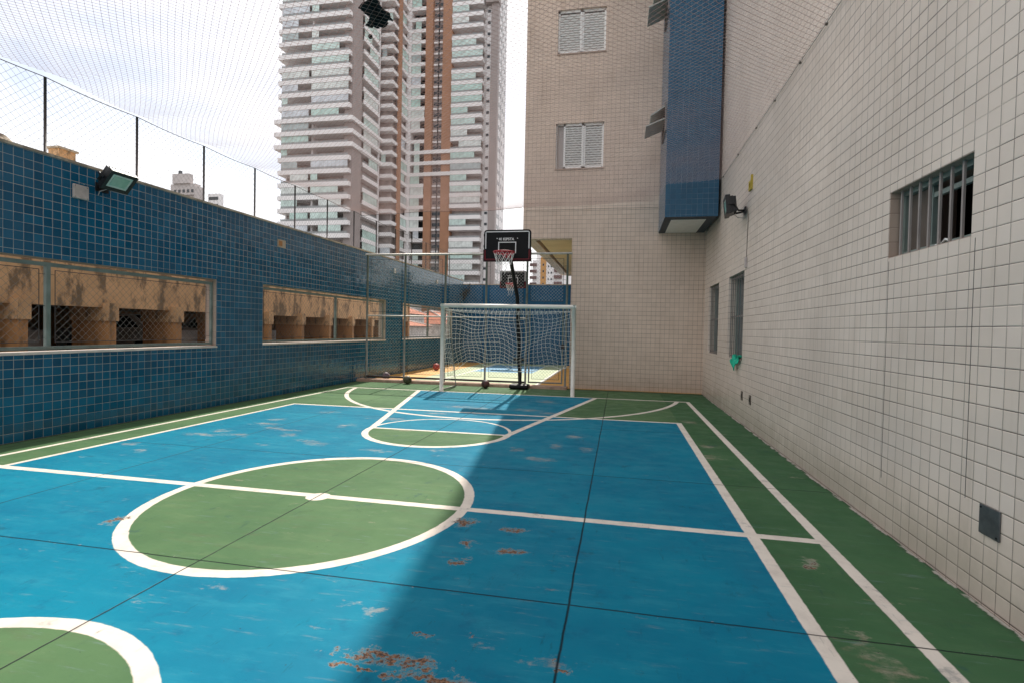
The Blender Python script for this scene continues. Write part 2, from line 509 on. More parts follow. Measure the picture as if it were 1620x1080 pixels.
DEEP = [(-1.12, 2.27, 0.06, 0.03), (-0.96, 2.20, 0.05, 0.03), (-0.80, 2.19, 0.12, 0.03), (-0.62, 2.17, 0.05, 0.03), (-1.10, 2.18, 0.04, 0.02), (-1.26, 2.29, 0.045, 0.025), (-1.20, 2.19, 0.07, 0.025), (-1.04, 2.29, 0.10, 0.045), (-0.88, 2.27, 0.09, 0.045), (-0.72, 2.20, 0.09, 0.04), (-0.65, 2.56, 0.025, 0.02), (-0.89, 2.5, 0.025, 0.02), (-0.74, 3.96, 0.09, 0.05), (-0.69, 3.57, 0.1, 0.05), (-1.02, 3.62, 0.05, 0.05), (-0.99, 3.34, 0.05, 0.05), (-1.16, 4.01, 0.08, 0.10), (-3.76, 3.4, 0.05, 0.1), (-0.22, 2.40, 0.05, 0.02), (1.30, 3.86, 0.03, 0.05)]


def floor_mat():
    t = NT('court_paint')
    ob = t.obj()
    w1 = t.new('ShaderNodeTexNoise'); w1.inputs['Scale'].default_value = 14; w1.inputs['Detail'].default_value = 3
    t.lk(ob, w1.inputs['Vector'])
    sub = t.new('ShaderNodeVectorMath', operation='SUBTRACT'); t.lk(w1.outputs['Color'], sub.inputs[0]); sub.inputs[1].default_value = (0.5, 0.5, 0.5)
    sca = t.new('ShaderNodeVectorMath', operation='SCALE'); t.lk(sub.outputs[0], sca.inputs[0]); sca.inputs['Scale'].default_value = 0.012
    add = t.new('ShaderNodeVectorMath', operation='ADD'); t.lk(ob, add.inputs[0]); t.lk(sca.outputs[0], add.inputs[1])
    sep = t.new('ShaderNodeSeparateXYZ'); t.lk(add.outputs[0], sep.inputs[0])
    X, Y = sep.outputs['X'], sep.outputs['Y']
    M = t.M
    A = 0.004

    def step(v, e, soft=A): return t.rng(v, e - soft, e + soft, 0, 1, False)      # 1 when v > e
    def half(v, e, soft=A): return t.rng(v, e - soft, e + soft, 1, 0, False)      # 1 when v < e
    def AND(*a):
        r = a[0]
        for b in a[1:]: r = M('MULTIPLY', r, b)
        return r
    def OR(*a):
        r = a[0]
        for b in a[1:]: r = M('MAXIMUM', r, b)
        return r
    def lin(nx, ny, c): return M('ADD', M('MULTIPLY_ADD', X, nx, c), M('MULTIPLY', Y, ny))

    def seg(a, b, w):
        dx, dy = b[0] - a[0], b[1] - a[1]
        L = math.hypot(dx, dy); dx /= L; dy /= L
        s_ = M('ABSOLUTE', lin(-dy, dx, a[0] * dy - a[1] * dx))
        tt = M('ABSOLUTE', M('SUBTRACT', lin(dx, dy, -a[0] * dx - a[1] * dy), L / 2))
        return AND(half(s_, w / 2), half(tt, L / 2))

    def dist(cx, cy, kx=1.0, ky=1.0):
        a = M('MULTIPLY', M('SUBTRACT', X, cx), kx); b = M('MULTIPLY', M('SUBTRACT', Y, cy), ky)
        return M('SQRT', M('ADD', M('MULTIPLY', a, a), M('MULTIPLY', b, b)))

    def ring(d, r, w): return half(M('ABSOLUTE', M('SUBTRACT', d, r)), w / 2)

    inner_l = step(M('SUBTRACT', X, M('MULTIPLY', Y, 0.0185)), -6.36)
    field = AND(inner_l, half(X, 1.03), half(M('SUBTRACT', Y, M('MULTIPLY', X, 0.0097)), 9.39))
    kl = step(lin(0.9741, 0.2263, 0), -4.77 * 0.9741 + 12.3 * 0.2263)
    kr = half(lin(0.9767, -0.2144, 0), -0.5 * 0.9767 - 12.3 * 0.2144)
    key = AND(kl, kr, half(Y, 12.32), step(Y, 7.5))
    dk = dist(-2.6, 7.52); dc = dist(-2.592, 4.272, 1.06, 0.96); dn = dist(-2.645, 1.11)
    blue = OR(field, key)
    green_in = OR(half(dc, 1.42), AND(half(dk, 1.06), half(M('SUBTRACT', Y, M('MULTIPLY', X, -0.02)), 7.47)), AND(half(dn, 1.06), step(Y, 1.08)))
    blue = M('MULTIPLY', blue, M('SUBTRACT', 1.0, green_in))
    # arc of the three-point line
    ex = M('DIVIDE', M('SUBTRACT', X, -2.57), 3.965); ey = M('DIVIDE', M('SUBTRACT', Y, 13.35), 4.625)
    F = M('SQRT', M('ADD', M('MULTIPLY', ex, ex), M('MULTIPLY', ey, ey)))
    gx = M('DIVIDE', ex, 3.965); gy = M('DIVIDE', ey, 4.625)
    G = M('SQRT', M('ADD', M('MULTIPLY', gx, gx), M('MULTIPLY', gy, gy)))
    de = M('DIVIDE', M('MULTIPLY', M('ABSOLUTE', M('SUBTRACT', F, 1.0)), F), G)
    arc = AND(half(de, 0.045), half(Y, 12.3))
    white = OR(
        seg((-6.955, -5), (-6.655, 12.35), 0.07), seg((-6.655, 12.32), (1.565, 12.34), 0.085), seg((1.527, -5), (1.527, 12.36), 0.085),
        seg((-6.45, -5), (-6.187, 9.37), 0.07), seg((-6.187, 9.335), (1.07, 9.40), 0.085), seg((1.03, -5), (1.03, 9.43), 0.09),
        seg((-6.83, 4.36), (1.527, 4.31), 0.092),
        seg((-4.77, 12.3), (-3.64, 7.45), 0.10), seg((-0.5, 12.3), (-1.57, 7.45), 0.10), seg((-3.62, 7.50), (-1.58, 7.52), 0.07),
        ring(dc, 1.415, 0.095), half(dist(-2.61, 4.31), 0.105), AND(ring(dk, 1.055, 0.095), half(Y, 7.55)), AND(ring(dk, 1.065, 0.05), step(Y, 7.5)),
        ring(dn, 1.055, 0.095), arc)
    # ------- colours
    n_big = t.noise(0.8, ob, 6, 0.6)
    n_mid = t.noise(5.0, ob, 6, 0.65)
    n_str = t.noise(1.0, ob, 6, 0.65, scl=(2.0, 7.0, 1))
    n_fine = t.noise(60, ob, 4, 0.7)
    bcol = t.mix(t.rng(n_big, 0.3, 0.7), (0.002, 0.148, 0.250), (0.003, 0.200, 0.305))
    bcol = t.mix(t.rng(n_str, 0.48, 0.72, 0, 0.5), bcol, (0.022, 0.235, 0.33))
    bcol = t.mix(t.rng(n_mid, 0.54, 0.72, 0, 0.4), bcol, (0.004, 0.085, 0.18))
    gcol = t.mix(t.rng(n_big, 0.3, 0.7), (0.065, 0.138, 0.064), (0.095, 0.180, 0.083))
    gcol = t.mix(t.rng(n_str, 0.5, 0.75, 0, 0.4), gcol, (0.15, 0.22, 0.11))
    gcol = t.mix(t.rng(n_mid, 0.58, 0.75, 0, 0.35), gcol, (0.055, 0.095, 0.05))
    wcol = t.mix(t.rng(n_mid, 0.4, 0.75), (0.74, 0.675, 0.60), (0.60, 0.54, 0.48))
    gcol = t.mix(t.rng(t.noise(1.0, ob, 7, 0.7, scl=(2.2, 9.0, 1), loc=(9, 2, 0)), 0.5, 0.72, 0, 0.45), gcol, (0.10, 0.13, 0.07))
    # shade on the right strip is put into its green, darker and cooler
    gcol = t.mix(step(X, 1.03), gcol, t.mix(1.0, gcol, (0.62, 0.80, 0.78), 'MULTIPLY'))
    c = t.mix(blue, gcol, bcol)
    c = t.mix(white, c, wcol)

    # ------- worn patches
    sp0 = t.new('ShaderNodeSeparateXYZ'); t.lk(ob, sp0.inputs[0])
    dn1 = t.new('ShaderNodeTexNoise'); dn1.inputs['Scale'].default_value = 7; dn1.inputs['Detail'].default_value = 6; dn1.inputs['Roughness'].default_value = 0.7
    t.lk(ob, dn1.inputs['Vector'])
    ds = t.new('ShaderNodeVectorMath', operation='SUBTRACT'); t.lk(dn1.outputs['Color'], ds.inputs[0]); ds.inputs[1].default_value = (0.5, 0.5, 0.5)
    dm = t.new('ShaderNodeVectorMath', operation='MULTIPLY'); t.lk(ds.outputs[0], dm.inputs[0]); dm.inputs[1].default_value = (0.5, 0.34, 0)
    da = t.new('ShaderNodeVectorMath', operation='ADD'); t.lk(ob, da.inputs[0]); t.lk(dm.outputs[0], da.inputs[1])
    spw = t.new('ShaderNodeSeparateXYZ'); t.lk(da.outputs[0], spw.inputs[0])

    def blobs(lst):
        acc = None
        for cx, cy, rx, ry in lst:
            if lst is WEAR: rx *= 1.45; ry *= 0.95
            a = M('MULTIPLY', M('SUBTRACT', spw.outputs['X'], cx), 1 / rx)
            b = M('MULTIPLY', M('SUBTRACT', spw.outputs['Y'], cy), 1 / ry)
            q = M('EXPONENT', M('MULTIPLY', M('ADD', M('MULTIPLY', a, a), M('MULTIPLY', b, b)), -0.55))
            acc = q if acc is None else M('MAXIMUM', acc, q)
        return acc
    nw = t.noise(8.0, ob, 9, 0.74, scl=(0.55, 1.7, 1))
    wv = M('ADD', M('MULTIPLY', blobs(WEAR), 0.40), nw)
    worn = t.rng(wv, 0.73, 1.08, 0, 0.66)
    rand_wear = t.rng(t.noise(2.3, ob, 8, 0.72, loc=(7, 3, 0), scl=(1, 2.2, 1)), 0.62, 0.72, 0, 0.4)
    worn = M('MAXIMUM', worn, rand_wear)
    worn = M('MULTIPLY', worn, M('SUBTRACT', 1.0, M('MULTIPLY', white, 0.8)))
    c = t.mix(worn, c, t.mix(t.rng(n_mid, 0.35, 0.65), (0.50, 0.43, 0.36), (0.34, 0.25, 0.19)))
    nd = M('ADD', M('MULTIPLY', t.noise(9, ob, 6, 0.7), 0.45), M('MULTIPLY', t.noise(48, ob, 5, 0.75), 0.55))
    dv = M('ADD', M('MULTIPLY', blobs(DEEP), 0.40), nd)
    halo = t.rng(dv, 0.68, 0.80, 0, 0.6)
    c = t.mix(halo, c, (0.24, 0.27, 0.26))
    deep = t.rng(dv, 0.80, 0.845, 0, 0.92)
    c = t.mix(deep, c, t.mix(t.rng(n_fine, 0.4, 0.62), (0.06, 0.025, 0.015), (0.30, 0.15, 0.08)))
    # dark specks and scuffs
    spk = t.rng(t.noise(38, ob, 2, 0.5, loc=(11, 5, 0)), 0.745, 0.77, 0, 0.8)
    c = t.mix(spk, c, (0.03, 0.035, 0.04))
    scf = t.rng(t.noise(3.2, ob, 7, 0.7, loc=(2, 9, 0)), 0.60, 0.70, 0, 0.42)
    c = t.mix(scf, c, (0.012, 0.055, 0.085))
    # brush strokes and dusty traffic marks
    st1 = t.rng(t.noise(1.0, ob, 7, 0.7, scl=(3.0, 22.0, 1), loc=(3, 1, 0)), 0.57, 0.74, 0, 0.42)
    c = t.mix(st1, c, (0.20, 0.27, 0.29))
    st2 = t.rng(t.noise(1.0, ob, 7, 0.72, scl=(16.0, 3.0, 1), loc=(5, 8, 0)), 0.59, 0.72, 0, 0.42)
    c = t.mix(st2, c, (0.008, 0.04, 0.06))
    # joints
    wob = M('MULTIPLY', M('SUBTRACT', t.noise(2.0, ob, 5, 0.7), 0.5), 0.02)
    jx = OR(*[half(M('ABSOLUTE', M('ADD', M('SUBTRACT', sp0.outputs['X'], a), wob)), 0.0055, 0.0035) for a in (-0.24, -2.62, -5.02, -7.15)])
    jy = OR(*[half(M('ABSOLUTE', M('ADD', M('SUBTRACT', sp0.outputs['Y'], a), wob)), 0.0055, 0.0035) for a in (2.95, 5.69, 8.45, 11.2, 0.2)])
    jt = M('MULTIPLY', OR(jx, jy), t.rng(t.noise(0.9, ob, 5, 0.7, loc=(4, 4, 0)), 0.2, 0.46, 0.35, 1.0))
    c = t.mix(M('MULTIPLY', jt, 0.93), c, (0.008, 0.012, 0.016))
    chip = AND(OR(*[half(M('ABSOLUTE', M('ADD', M('SUBTRACT', sp0.outputs['Y'], a), wob)), 0.016, 0.01) for a in (2.95, 5.69)]), t.rng(t.noise(20, ob, 5, 0.7), 0.60, 0.68))
    c = t.mix(M('MULTIPLY', M('MULTIPLY', chip, M('SUBTRACT', 1.0, jt)), 0.6), c, (0.42, 0.40, 0.37))
    # grime along the walls and the kerb
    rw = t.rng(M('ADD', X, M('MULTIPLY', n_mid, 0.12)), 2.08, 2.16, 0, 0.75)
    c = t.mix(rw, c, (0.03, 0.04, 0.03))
    rag = t.noise(11, ob, 6, 0.75)
    crumb = AND(step(M('ADD', X, M('MULTIPLY', rag, 0.09)), 2.105, 0.006), t.rng(t.noise(5, ob, 3), 0.42, 0.5))
    c = t.mix(M('MULTIPLY', crumb, 0.85), c, (0.50, 0.46, 0.41))
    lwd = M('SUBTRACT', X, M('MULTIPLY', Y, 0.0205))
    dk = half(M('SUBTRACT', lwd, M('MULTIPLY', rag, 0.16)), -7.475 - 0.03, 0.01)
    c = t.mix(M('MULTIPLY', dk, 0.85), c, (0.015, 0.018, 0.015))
    bk_ = AND(step(M('ADD', Y, M('MULTIPLY', rag, 0.12)), 14.12 - 0.28, 0.01), step(X, -1.3))
    c = t.mix(M('MULTIPLY', bk_, 0.6), c, (0.03, 0.035, 0.025))
    t.col(c)
    t.val(t.b.inputs['Roughness'], t.rng(t.noise(4.0, ob, 5), 0.3, 0.7, 0.5, 0.68))
    t.b.inputs['Specular IOR Level'].default_value = 0.08
    hgt = M('SUBTRACT', M('ADD', M('MULTIPLY', n_fine, 0.35), M('MULTIPLY', white, 0.5)), M('ADD', M('MULTIPLY', jt, 3.0), M('MULTIPLY', deep, 1.0)))
    t.bump(hgt, 0.003, 0.5)
    return t.m


def court2_mat():
    t = NT('second_court_paint')
    ob = t.obj(); M = t.M
    sep = t.new('ShaderNodeSeparateXYZ'); t.lk(ob, sep.inputs[0])
    X, Y = sep.outputs['X'], sep.outputs['Y']
    def st(v, e): return t.rng(v, e - .01, e + .01, 0, 1, False)
    def hf(v, e): return t.rng(v, e - .01, e + .01, 1, 0, False)
    n = t.noise(1.4, ob, 6, 0.65)
    orange = t.mix(t.rng(n, 0.3, 0.7), (0.58, 0.28, 0.04), (0.66, 0.36, 0.08))
    green = t.mix(t.rng(n, 0.3, 0.7), (0.30, 0.38, 0.22), (0.40, 0.45, 0.28))
    blue = t.mix(t.rng(n, 0.3, 0.7), (0.06, 0.24, 0.42), (0.12, 0.30, 0.45))
    ins = M('MULTIPLY', st(X, -5.9), hf(X, -2.22))
    c = t.mix(ins, orange, green)
    bl = M('MULTIPLY', M('MULTIPLY', M('MULTIPLY', st(X, -5.2), hf(X, -3.0)), st(Y, 18.6)), hf(Y, 22.3))
    c = t.mix(bl, c, blue)
    w = M('MAXIMUM', hf(M('ABSOLUTE', M('SUBTRACT', X, -2.22)), 0.06), hf(M('ABSOLUTE', M('SUBTRACT', X, -5.2)), 0.035))
    c = t.mix(M('MULTIPLY', w, 0.9), c, (0.78, 0.75, 0.7))
    wr = t.rng(t.noise(2.0, ob, 7, 0.72, scl=(1, 2, 1)), 0.55, 0.66, 0, 0.6)
    c = t.mix(wr, c, (0.12, 0.22, 0.14))
    t.col(c); t.b.inputs['Roughness'].default_value = 0.6
    return t.m


# ------------------------------------------------------------------ ground and courts
def ground_mat():
    t = NT('city_ground')
    ob = t.obj()
    c = t.mix(t.rng(t.noise(0.03, ob, 6, 0.7), 0.35, 0.65), (0.10, 0.10, 0.095), (0.17, 0.16, 0.15))
    t.col(c); t.b.inputs['Roughness'].default_value = 0.9
    return t.m


g = MB().poly([(-900, -300, -7), (900, -300, -7), (900, 1500, -7), (-900, 1500, -7)]).build('ground', ground_mat()); tag(g, kind='structure')
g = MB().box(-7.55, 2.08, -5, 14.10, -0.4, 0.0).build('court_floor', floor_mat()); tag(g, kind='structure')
g = MB().box(-7.40, 2.08, 14.10, 23.4, -0.4, 0.0).build('second_court_floor', court2_mat()); tag(g, kind='structure')

# ------------------------------------------------------------------ left wall (slightly turned against the court)
LW_X0, LW_S = -7.475, 0.0205
LW_ROT = -math.atan(LW_S)
lw = thing('tiled_wall', (LW_X0, 0, 0), 'long dark blue tiled wall with meshed openings along the left side of the court', 'wall', rotz=LW_ROT)
ZT = 3.665                       # wall top
OPEN = [(2.2, 8.58, 1.085, 2.335), (9.84, 15.55, 1.095, 2.36), (16.8, 21.9, 1.10, 2.34)]
wall = MB()
ys = [-5.0]
for a, b, c_, d_ in OPEN: ys += [a, b]
ys += [23.3]
T = 0.24
for i in range(0, len(ys), 2):
    wall.box(-T, 0, ys[i], ys[i + 1], -0.4, ZT)
for a, b, c_, d_ in OPEN:
    wall.box(-T, 0, a, b, -0.4, c_)
    wall.box(-T, 0, a, b, d_, ZT)
wall.build('tile_face', m_blue, lw)
cp_ = MB().box(-T - 0.03, 0.012, -5, 23.3, ZT, ZT + 0.035)
cp_.build('coping', m_cap, lw)
for a, b, c_, d_ in OPEN:
    sill = MB().box(-T - 0.03, 0.018, a, b, c_, c_ + 0.03)
    sill.build('sill', m_stone, lw)
    rv = MB().box(-T - 0.005, -0.012, b - 0.006, b, c_ + 0.03, d_).box(-T - 0.005, -0.012, a, b - 0.006, d_ - 0.006, d_)
    rv.build('reveal', m_reveal if a < 5 else m_cap, lw)


def chain(mb, o, eu, ev, wu, hv, pitch, r, n=3, seglen=1.0, wob=0.0, seed=0):
    """two families of diagonal wires filling a wu x hv rectangle at o"""
    rd = random.Random(seed)
    o, eu, ev = Vector(o), Vector(eu), Vector(ev)
    nrm = eu.cross(ev)
    step = pitch * math.sqrt(2)
    for fam in (1, -1):
        k = -hv if fam == 1 else 0
        while k < (wu if fam == 1 else wu + hv):
            # u = k + fam*v
            v0 = max(0, -k) if fam == 1 else max(0, k - wu)
            v1 = min(hv, wu - k) if fam == 1 else min(hv, k)
            if v1 - v0 > 0.02:
                m = max(2, int((v1 - v0) / seglen) + 1)
                pts = []
                for i in range(m + 1):
                    v = v0 + (v1 - v0) * i / m
                    u = k + fam * v
                    w = wob * math.sin(u * 2.1 + v * 1.3 + 0.7 * math.sin(u * 0.9))
                    pts.append(o + eu * u + ev * v + nrm * (w + 0.0015 * fam))
                mb.tube(pts, r, n, caps=False)
            k += step


for a, b, c_, d_ in OPEN:
    xm = -0.10
    fr = MB()
    z0, z1 = c_ + 0.075, d_ - 0.075
    fr.bar((xm, a + 0.03, z0), (xm, b - 0.03, z0), 0.045, 0.045).bar((xm, a + 0.03, z1), (xm, b - 0.03, z1), 0.045, 0.05)
    fr.bar((xm, a + 0.03, z0 - 0.022), (xm, a + 0.03, z1 + 0.022), 0.04, 0.04).bar((xm, b - 0.03, z0 - 0.022), (xm, b - 0.03, z1 + 0.022), 0.04, 0.04)
    ms = fr.build('mesh_screen', m_grey_metal, lw)
    if a < 5: posts = [4.0, 5.72]
    elif a < 12: posts = [a + 2.95]
    else: posts = [a + 2.5]
    for p in posts:
        MB().bar((xm, p, z0), (xm, p, z1), 0.055, 0.05).build('post', m_grey_metal, ms)
    ed = [a + 0.05] + posts + [b - 0.05]
    for i in range(len(ed) - 1):
        y0, y1 = ed[i] + 0.10, ed[i + 1] - 0.10
        w = MB()
        zz0, zz1 = z0 + 0.075, z1 - 0.07
        for q in (((y0, zz0), (y1, zz0)), ((y1, zz0), (y1, zz1)), ((y1, zz1), (y0, zz1)), ((y0, zz1), (y0, zz0))):
            w.tube([(xm, q[0][0], q[0][1]), (xm, q[1][0], q[1][1])], 0.005, 5)
        for yy in (y0, y1):
            s_ = -1 if yy == y0 else 1
            for zz in (zz0 + 0.06, (zz0 + zz1) / 2, zz1 - 0.06):
                w.tube([(xm, yy, zz), (xm, yy + s_ * 0.1, zz)], 0.003, 4)
        w.build('wire_border', m_wire_d, ms)
        w = MB()
        chain(w, (xm, y0, zz0), (0, 1, 0), (0, 0, 1), y1 - y0, zz1 - zz0, 0.074, 0.0019, 3, 0.5, 0.006)
        w.build('chain_link', m_wire, ms)


def lwp(y, z, x=0.0):
    """point in front of the left wall: y along it, x out of it"""
    c_, s_ = math.cos(LW_ROT), math.sin(LW_ROT)
    return Vector((LW_X0 + x * c_ - y * s_, x * s_ + y * c_, z))


# rope net fence standing on the left wall
rn = thing('rope_net_fence', (LW_X0, 0, ZT + 0.035), 'rope net fence on thin dark posts standing on top of the blue tiled wall', 'net fence', rotz=LW_ROT)
zb, zt = 0.0, 4.69 - ZT - 0.035
pys = [1.69 + 1.325 * i for i in range(-4, 16)]
for p in pys:
    MB().tube([(-0.06, p, zb), (-0.06, p, zt)], 0.017, 8).build('post', m_dark_post, rn)
rp = []
for i in range(0, 12 * 19 + 1):
    y = pys[0] + 1.325 * i / 12
    ph = (i % 12) / 12
    rp.append((-0.06, y, zt - 0.02 * math.sin(PI * ph)))
MB().tube(rp, 0.006, 5).build('top_rope', m_rope, rn)
nt = MB()
chain(nt, (-0.06, -2.5, zb), (0, 1, 0), (0, 0, 1), 23.0, zt - 0.01, 0.075, 0.0016, 3, 0.16, 0.02)
nt.build('net', m_ropenet, rn)

# overhead net
on = thing('overhead_net', (0, 7, 4.7), 'large sagging diamond mesh net stretched over the whole court', 'net')


def netz(x, y):
    u = (x + 7.25) / 9.35
    v = (y - 1.0) / 13.1
    base = 4.69 + 0.17 * u
    ph = (y - 1.69) / 1.325
    scal = 0.05 * abs(math.sin(PI * ph)) * max(0, 1 - u * 6)
    sag = 0.16 * math.sin(PI * min(max(u, 0), 1)) ** 0.7 * math.sin(PI * min(max(v, 0.0), 1)) ** 0.5
    rip = 0.018 * math.sin(x * 2.3 + 1.1 * math.sin(y * 1.4)) + 0.015 * math.sin(y * 2.9 + x * 1.1)
    edge = min(1, u * 8, (1 - u) * 8)
    return base - sag - scal + rip * max(edge, 0)


nm = MB()
x0, x1, y0, y1 = -7.24, 2.09, 0.6, 14.0
stp = 0.062 * math.sqrt(2)
for fam in (1, -1):
    # x = k + fam*y
    k = (x0 - fam * y0) - (y1 - y0) if fam == 1 else x0 + y0
    kend = (x1 - y0) if fam == 1 else x1 + y1
    while k < kend:
        if fam == 1:
            ya, yb = max(y0, x0 - k), min(y1, x1 - k)
        else:
            ya, yb = max(y0, k - x1), min(y1, k - x0)
        if yb - ya > 0.05:
            m = max(2, int((yb - ya) / 0.2))
            pts = []
            for i in range(m + 1):
                y = ya + (yb - ya) * i / m
                x = k + fam * y
                u = (x + 7.25) / 9.35
                # the mesh bunches a little towards its ropes
                xx = x + 0.05 * math.sin(y * 2.4) * max(0, 1 - abs(u) * 2.5)
                if 0.9 < xx and y > 12.2: continue
                pts.append((xx, y, netz(x, y)))
            if len(pts) > 1: nm.tube(pts, 0.0018, 3, caps=False)
        k += stp
nm.build('mesh', m_net, on)
rp = [(x0 + (-2.62 - x0) * i / 20, 14.0, netz(x0 + (-2.62 - x0) * i / 20, 14.0)) for i in range(21)]
MB().tube(rp, 0.006, 5).build('end_rope', m_rope, on)
rr = MB()
rr.tube([(2.083, 0.6 + 11.6 * i / 30, 4.865 - 0.012 * abs(math.sin(i * 1.3))) for i in range(31)], 0.006, 5)
rr.build('side_rope', m_rail, on)
MB().tube([(-2.55 + 3.45 * i / 10, 14.17, 4.72 + 0.006 * (i % 2)) for i in range(11)], 0.003, 5).build('side_rope', m_rope, on)
hk = MB()
for yy in [2.0, 3.1, 4.2, 5.3, 6.3, 7.14, 8.23, 9.27, 10.6, 12.05]:
    hk.box(2.075, 2.098, yy - 0.012, yy + 0.012, 4.845, 4.87)
hk.build('hooks', m_socket, on)

# black cloth caught on the net, and a small dark ball beside it
cl = MB()
outline = [(-2.573, 4.856), (-2.49, 4.799), (-2.416, 4.775), (-2.358, 4.766), (-2.338, 4.796), (-2.35, 4.879), (-2.354, 4.965), (-2.331, 5.013), (-2.341, 5.088), (-2.349, 5.165), (-2.396, 5.157), (-2.439, 5.23), (-2.51, 5.258), (-2.579, 5.241), (-2.634, 5.215), (-2.659, 5.162), (-2.598, 5.124), (-2.559, 5.052), (-2.56, 4.991), (-2.574, 4.929)]
rd = random.Random(21)
fine = []
for i, p in enumerate(outline):
    q = outline[(i + 1) % len(outline)]
    for k in range(4):
        f = k / 4
        fine.append((p[0] + (q[0] - p[0]) * f + (rd.uniform(-.008, .008) if k else 0), p[1] + (q[1] - p[1]) * f + (rd.uniform(-.012, .012) if k else 0)))
spine = [(-2.45, 4.85), (-2.45, 5.0), (-2.49, 5.17)]


def near_spine(x, y):
    best = None
    for i in range(2):
        a, b = Vector(spine[i]), Vector(spine[i + 1])
        tt = max(0, min(1, (Vector((x, y)) - a).dot(b - a) / (b - a).length_squared))
        p = a.lerp(b, tt)
        d = (Vector((x, y)) - p).length
        if best is None or d < best[0]: best = (d, p)
    return best[1]


n = len(fine)
N = 7
base = len(cl.v)
for j in range(N + 1):
    f = j / N
    for x, y in fine:
        p = near_spine(x, y)
        xx, yy = x + (p.x - x) * f, y + (p.y - y) * f
        dz = 0.006 + 0.05 * abs(math.sin(xx * 41 + yy * 23)) * (0.25 + f) + 0.035 * abs(math.cos(yy * 57 - xx * 19)) * f
        cl.v.append((xx, yy, netz(xx, yy) + dz))
for j in range(N):
    for i in range(n):
        i2 = (i + 1) % n
        cl.f.append([base + j * n + i, base + j * n + i2, base + (j + 1) * n + i2, base + (j + 1) * n + i]); cl.sm.append(True)
co = cl.build('cloth', m_cloth)
sd = co.modifiers.new('solid', 'SOLIDIFY'); sd.thickness = 0.008
tag(co, 'crumpled black cloth caught on the overhead net', 'cloth')
o = MB().ball((-2.718, 5.406, netz(-2.718, 5.406) + 0.022), 0.024, 12, 8).build('small_ball', m_cloth)
tag(o, 'tiny dark round ball resting on the overhead net beside the black cloth', 'ball')

# ------------------------------------------------------------------ apartment building (right wall, front block, shaft)
TOPZ = 42.0
ab = thing('apartment_building', (2.1, 14.2, 0), 'cream tiled apartment building enclosing the court on the right and at the far end', 'building')
RX = 2.1
# right wall with window openings
RW = [(3.765, 4.80, 2.155, 2.68), (9.85, 11.18, 1.07, 2.635), (12.24, 13.50, 1.07, 2.635)]
w = MB()
TH = 0.30
cuts = [-5.0]
for a, b, *_ in RW: cuts += [a, b]
cuts.append(14.2)
for i in range(0, len(cuts), 2):
    w.box(RX, RX + TH, cuts[i], cuts[i + 1], -0.4, TOPZ)
for a, b, c_, d_ in RW:
    w.box(RX, RX + TH, a, b, -0.4, c_)
    w.box(RX, RX + TH, a, b, d_, TOPZ)
w.build('side_wall', m_white, ab)
MB().box(RX + TH, 14, -5, 14.2, -7, TOPZ - 0.01, skip='l').build('core', m_farwall, ab)
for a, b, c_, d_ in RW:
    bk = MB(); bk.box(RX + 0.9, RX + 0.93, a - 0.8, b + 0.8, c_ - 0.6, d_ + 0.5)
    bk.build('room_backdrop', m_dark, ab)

# front block
FY = 14.2
FW = [(-1.78, -0.525, 8.83, 9.975), (-1.775, -0.52, 5.81, 7.0)]
OPX, OPZ = -1.285, 3.97
LX = -2.61
w = MB()
w.box(OPX, RX + TH, FY, FY + 0.3, -0.4, OPZ)
zs = [OPZ, FW[1][2], FW[1][3], FW[0][2], FW[0][3], TOPZ]
w.box(LX, RX + TH, FY, FY + 0.3, zs[0], zs[1])
w.box(LX, FW[1][0], FY, FY + 0.3, zs[1], zs[2]).box(FW[1][1], RX + TH, FY, FY + 0.3, zs[1], zs[2])
w.box(LX, RX + TH, FY, FY + 0.3, zs[2], zs[3])
w.box(LX, FW[0][0], FY, FY + 0.3, zs[3], zs[4]).box(FW[0][1], RX + TH, FY, FY + 0.3, zs[3], zs[4])
w.box(LX, RX + TH, FY, FY + 0.3, zs[4], zs[5])
w.build('front_wall', m_beige, ab)
# side of the front block, pilotis soffit, edge beam, inner wall
MB().box(LX, LX + 0.3, FY + 0.3, 23.8, OPZ, TOPZ).build('outer_wall', m_beige, ab)
MB().box(LX + 0.36, OPX + 0.3, FY + 0.3, 23.8, OPZ + 0.07, OPZ + 0.3).build('soffit', m_soffit, ab)
MB().box(OPX, OPX + 0.3, FY + 0.3, 23.8, -0.4, OPZ + 0.065).build('passage_wall', m_beige, ab)
MB().box(LX + 0.3, 14, 23.8, 24.1, OPZ, TOPZ - 0.02).box(LX + 0.3, 14, FY + 0.3, 23.8, TOPZ - 0.3, TOPZ - 0.02).box(14, 14.3, FY, 24.1, -7, TOPZ).build('rear_shell', m_farwall, ab)
# narrow lip of dirt under the net line is modelled as the little hooks above
# shaft
SX0, SXR, SY0, SZ0 = 0.925, 2.04, 12.25, 4.07
sh = MB().box(SX0, SXR, SY0, FY - 0.003, SZ0, TOPZ).build('shaft', m_shaft, ab)
MB().box(SX0 + 0.16, SXR - 0.2, SY0 + 0.30, FY - 0.02, SZ0 - 0.006, SZ0 + 0.01).build('shaft_underside', m_shutter, sh)
MB().box(SX0 + 0.002, SXR - 0.002, SY0 + 0.002, FY - 0.004, SZ0 - 0.003, SZ0 + 0.02).build('shaft_rim', plain('dark_shaft_rim', (0.03, 0.05, 0.07), 0.6), sh)


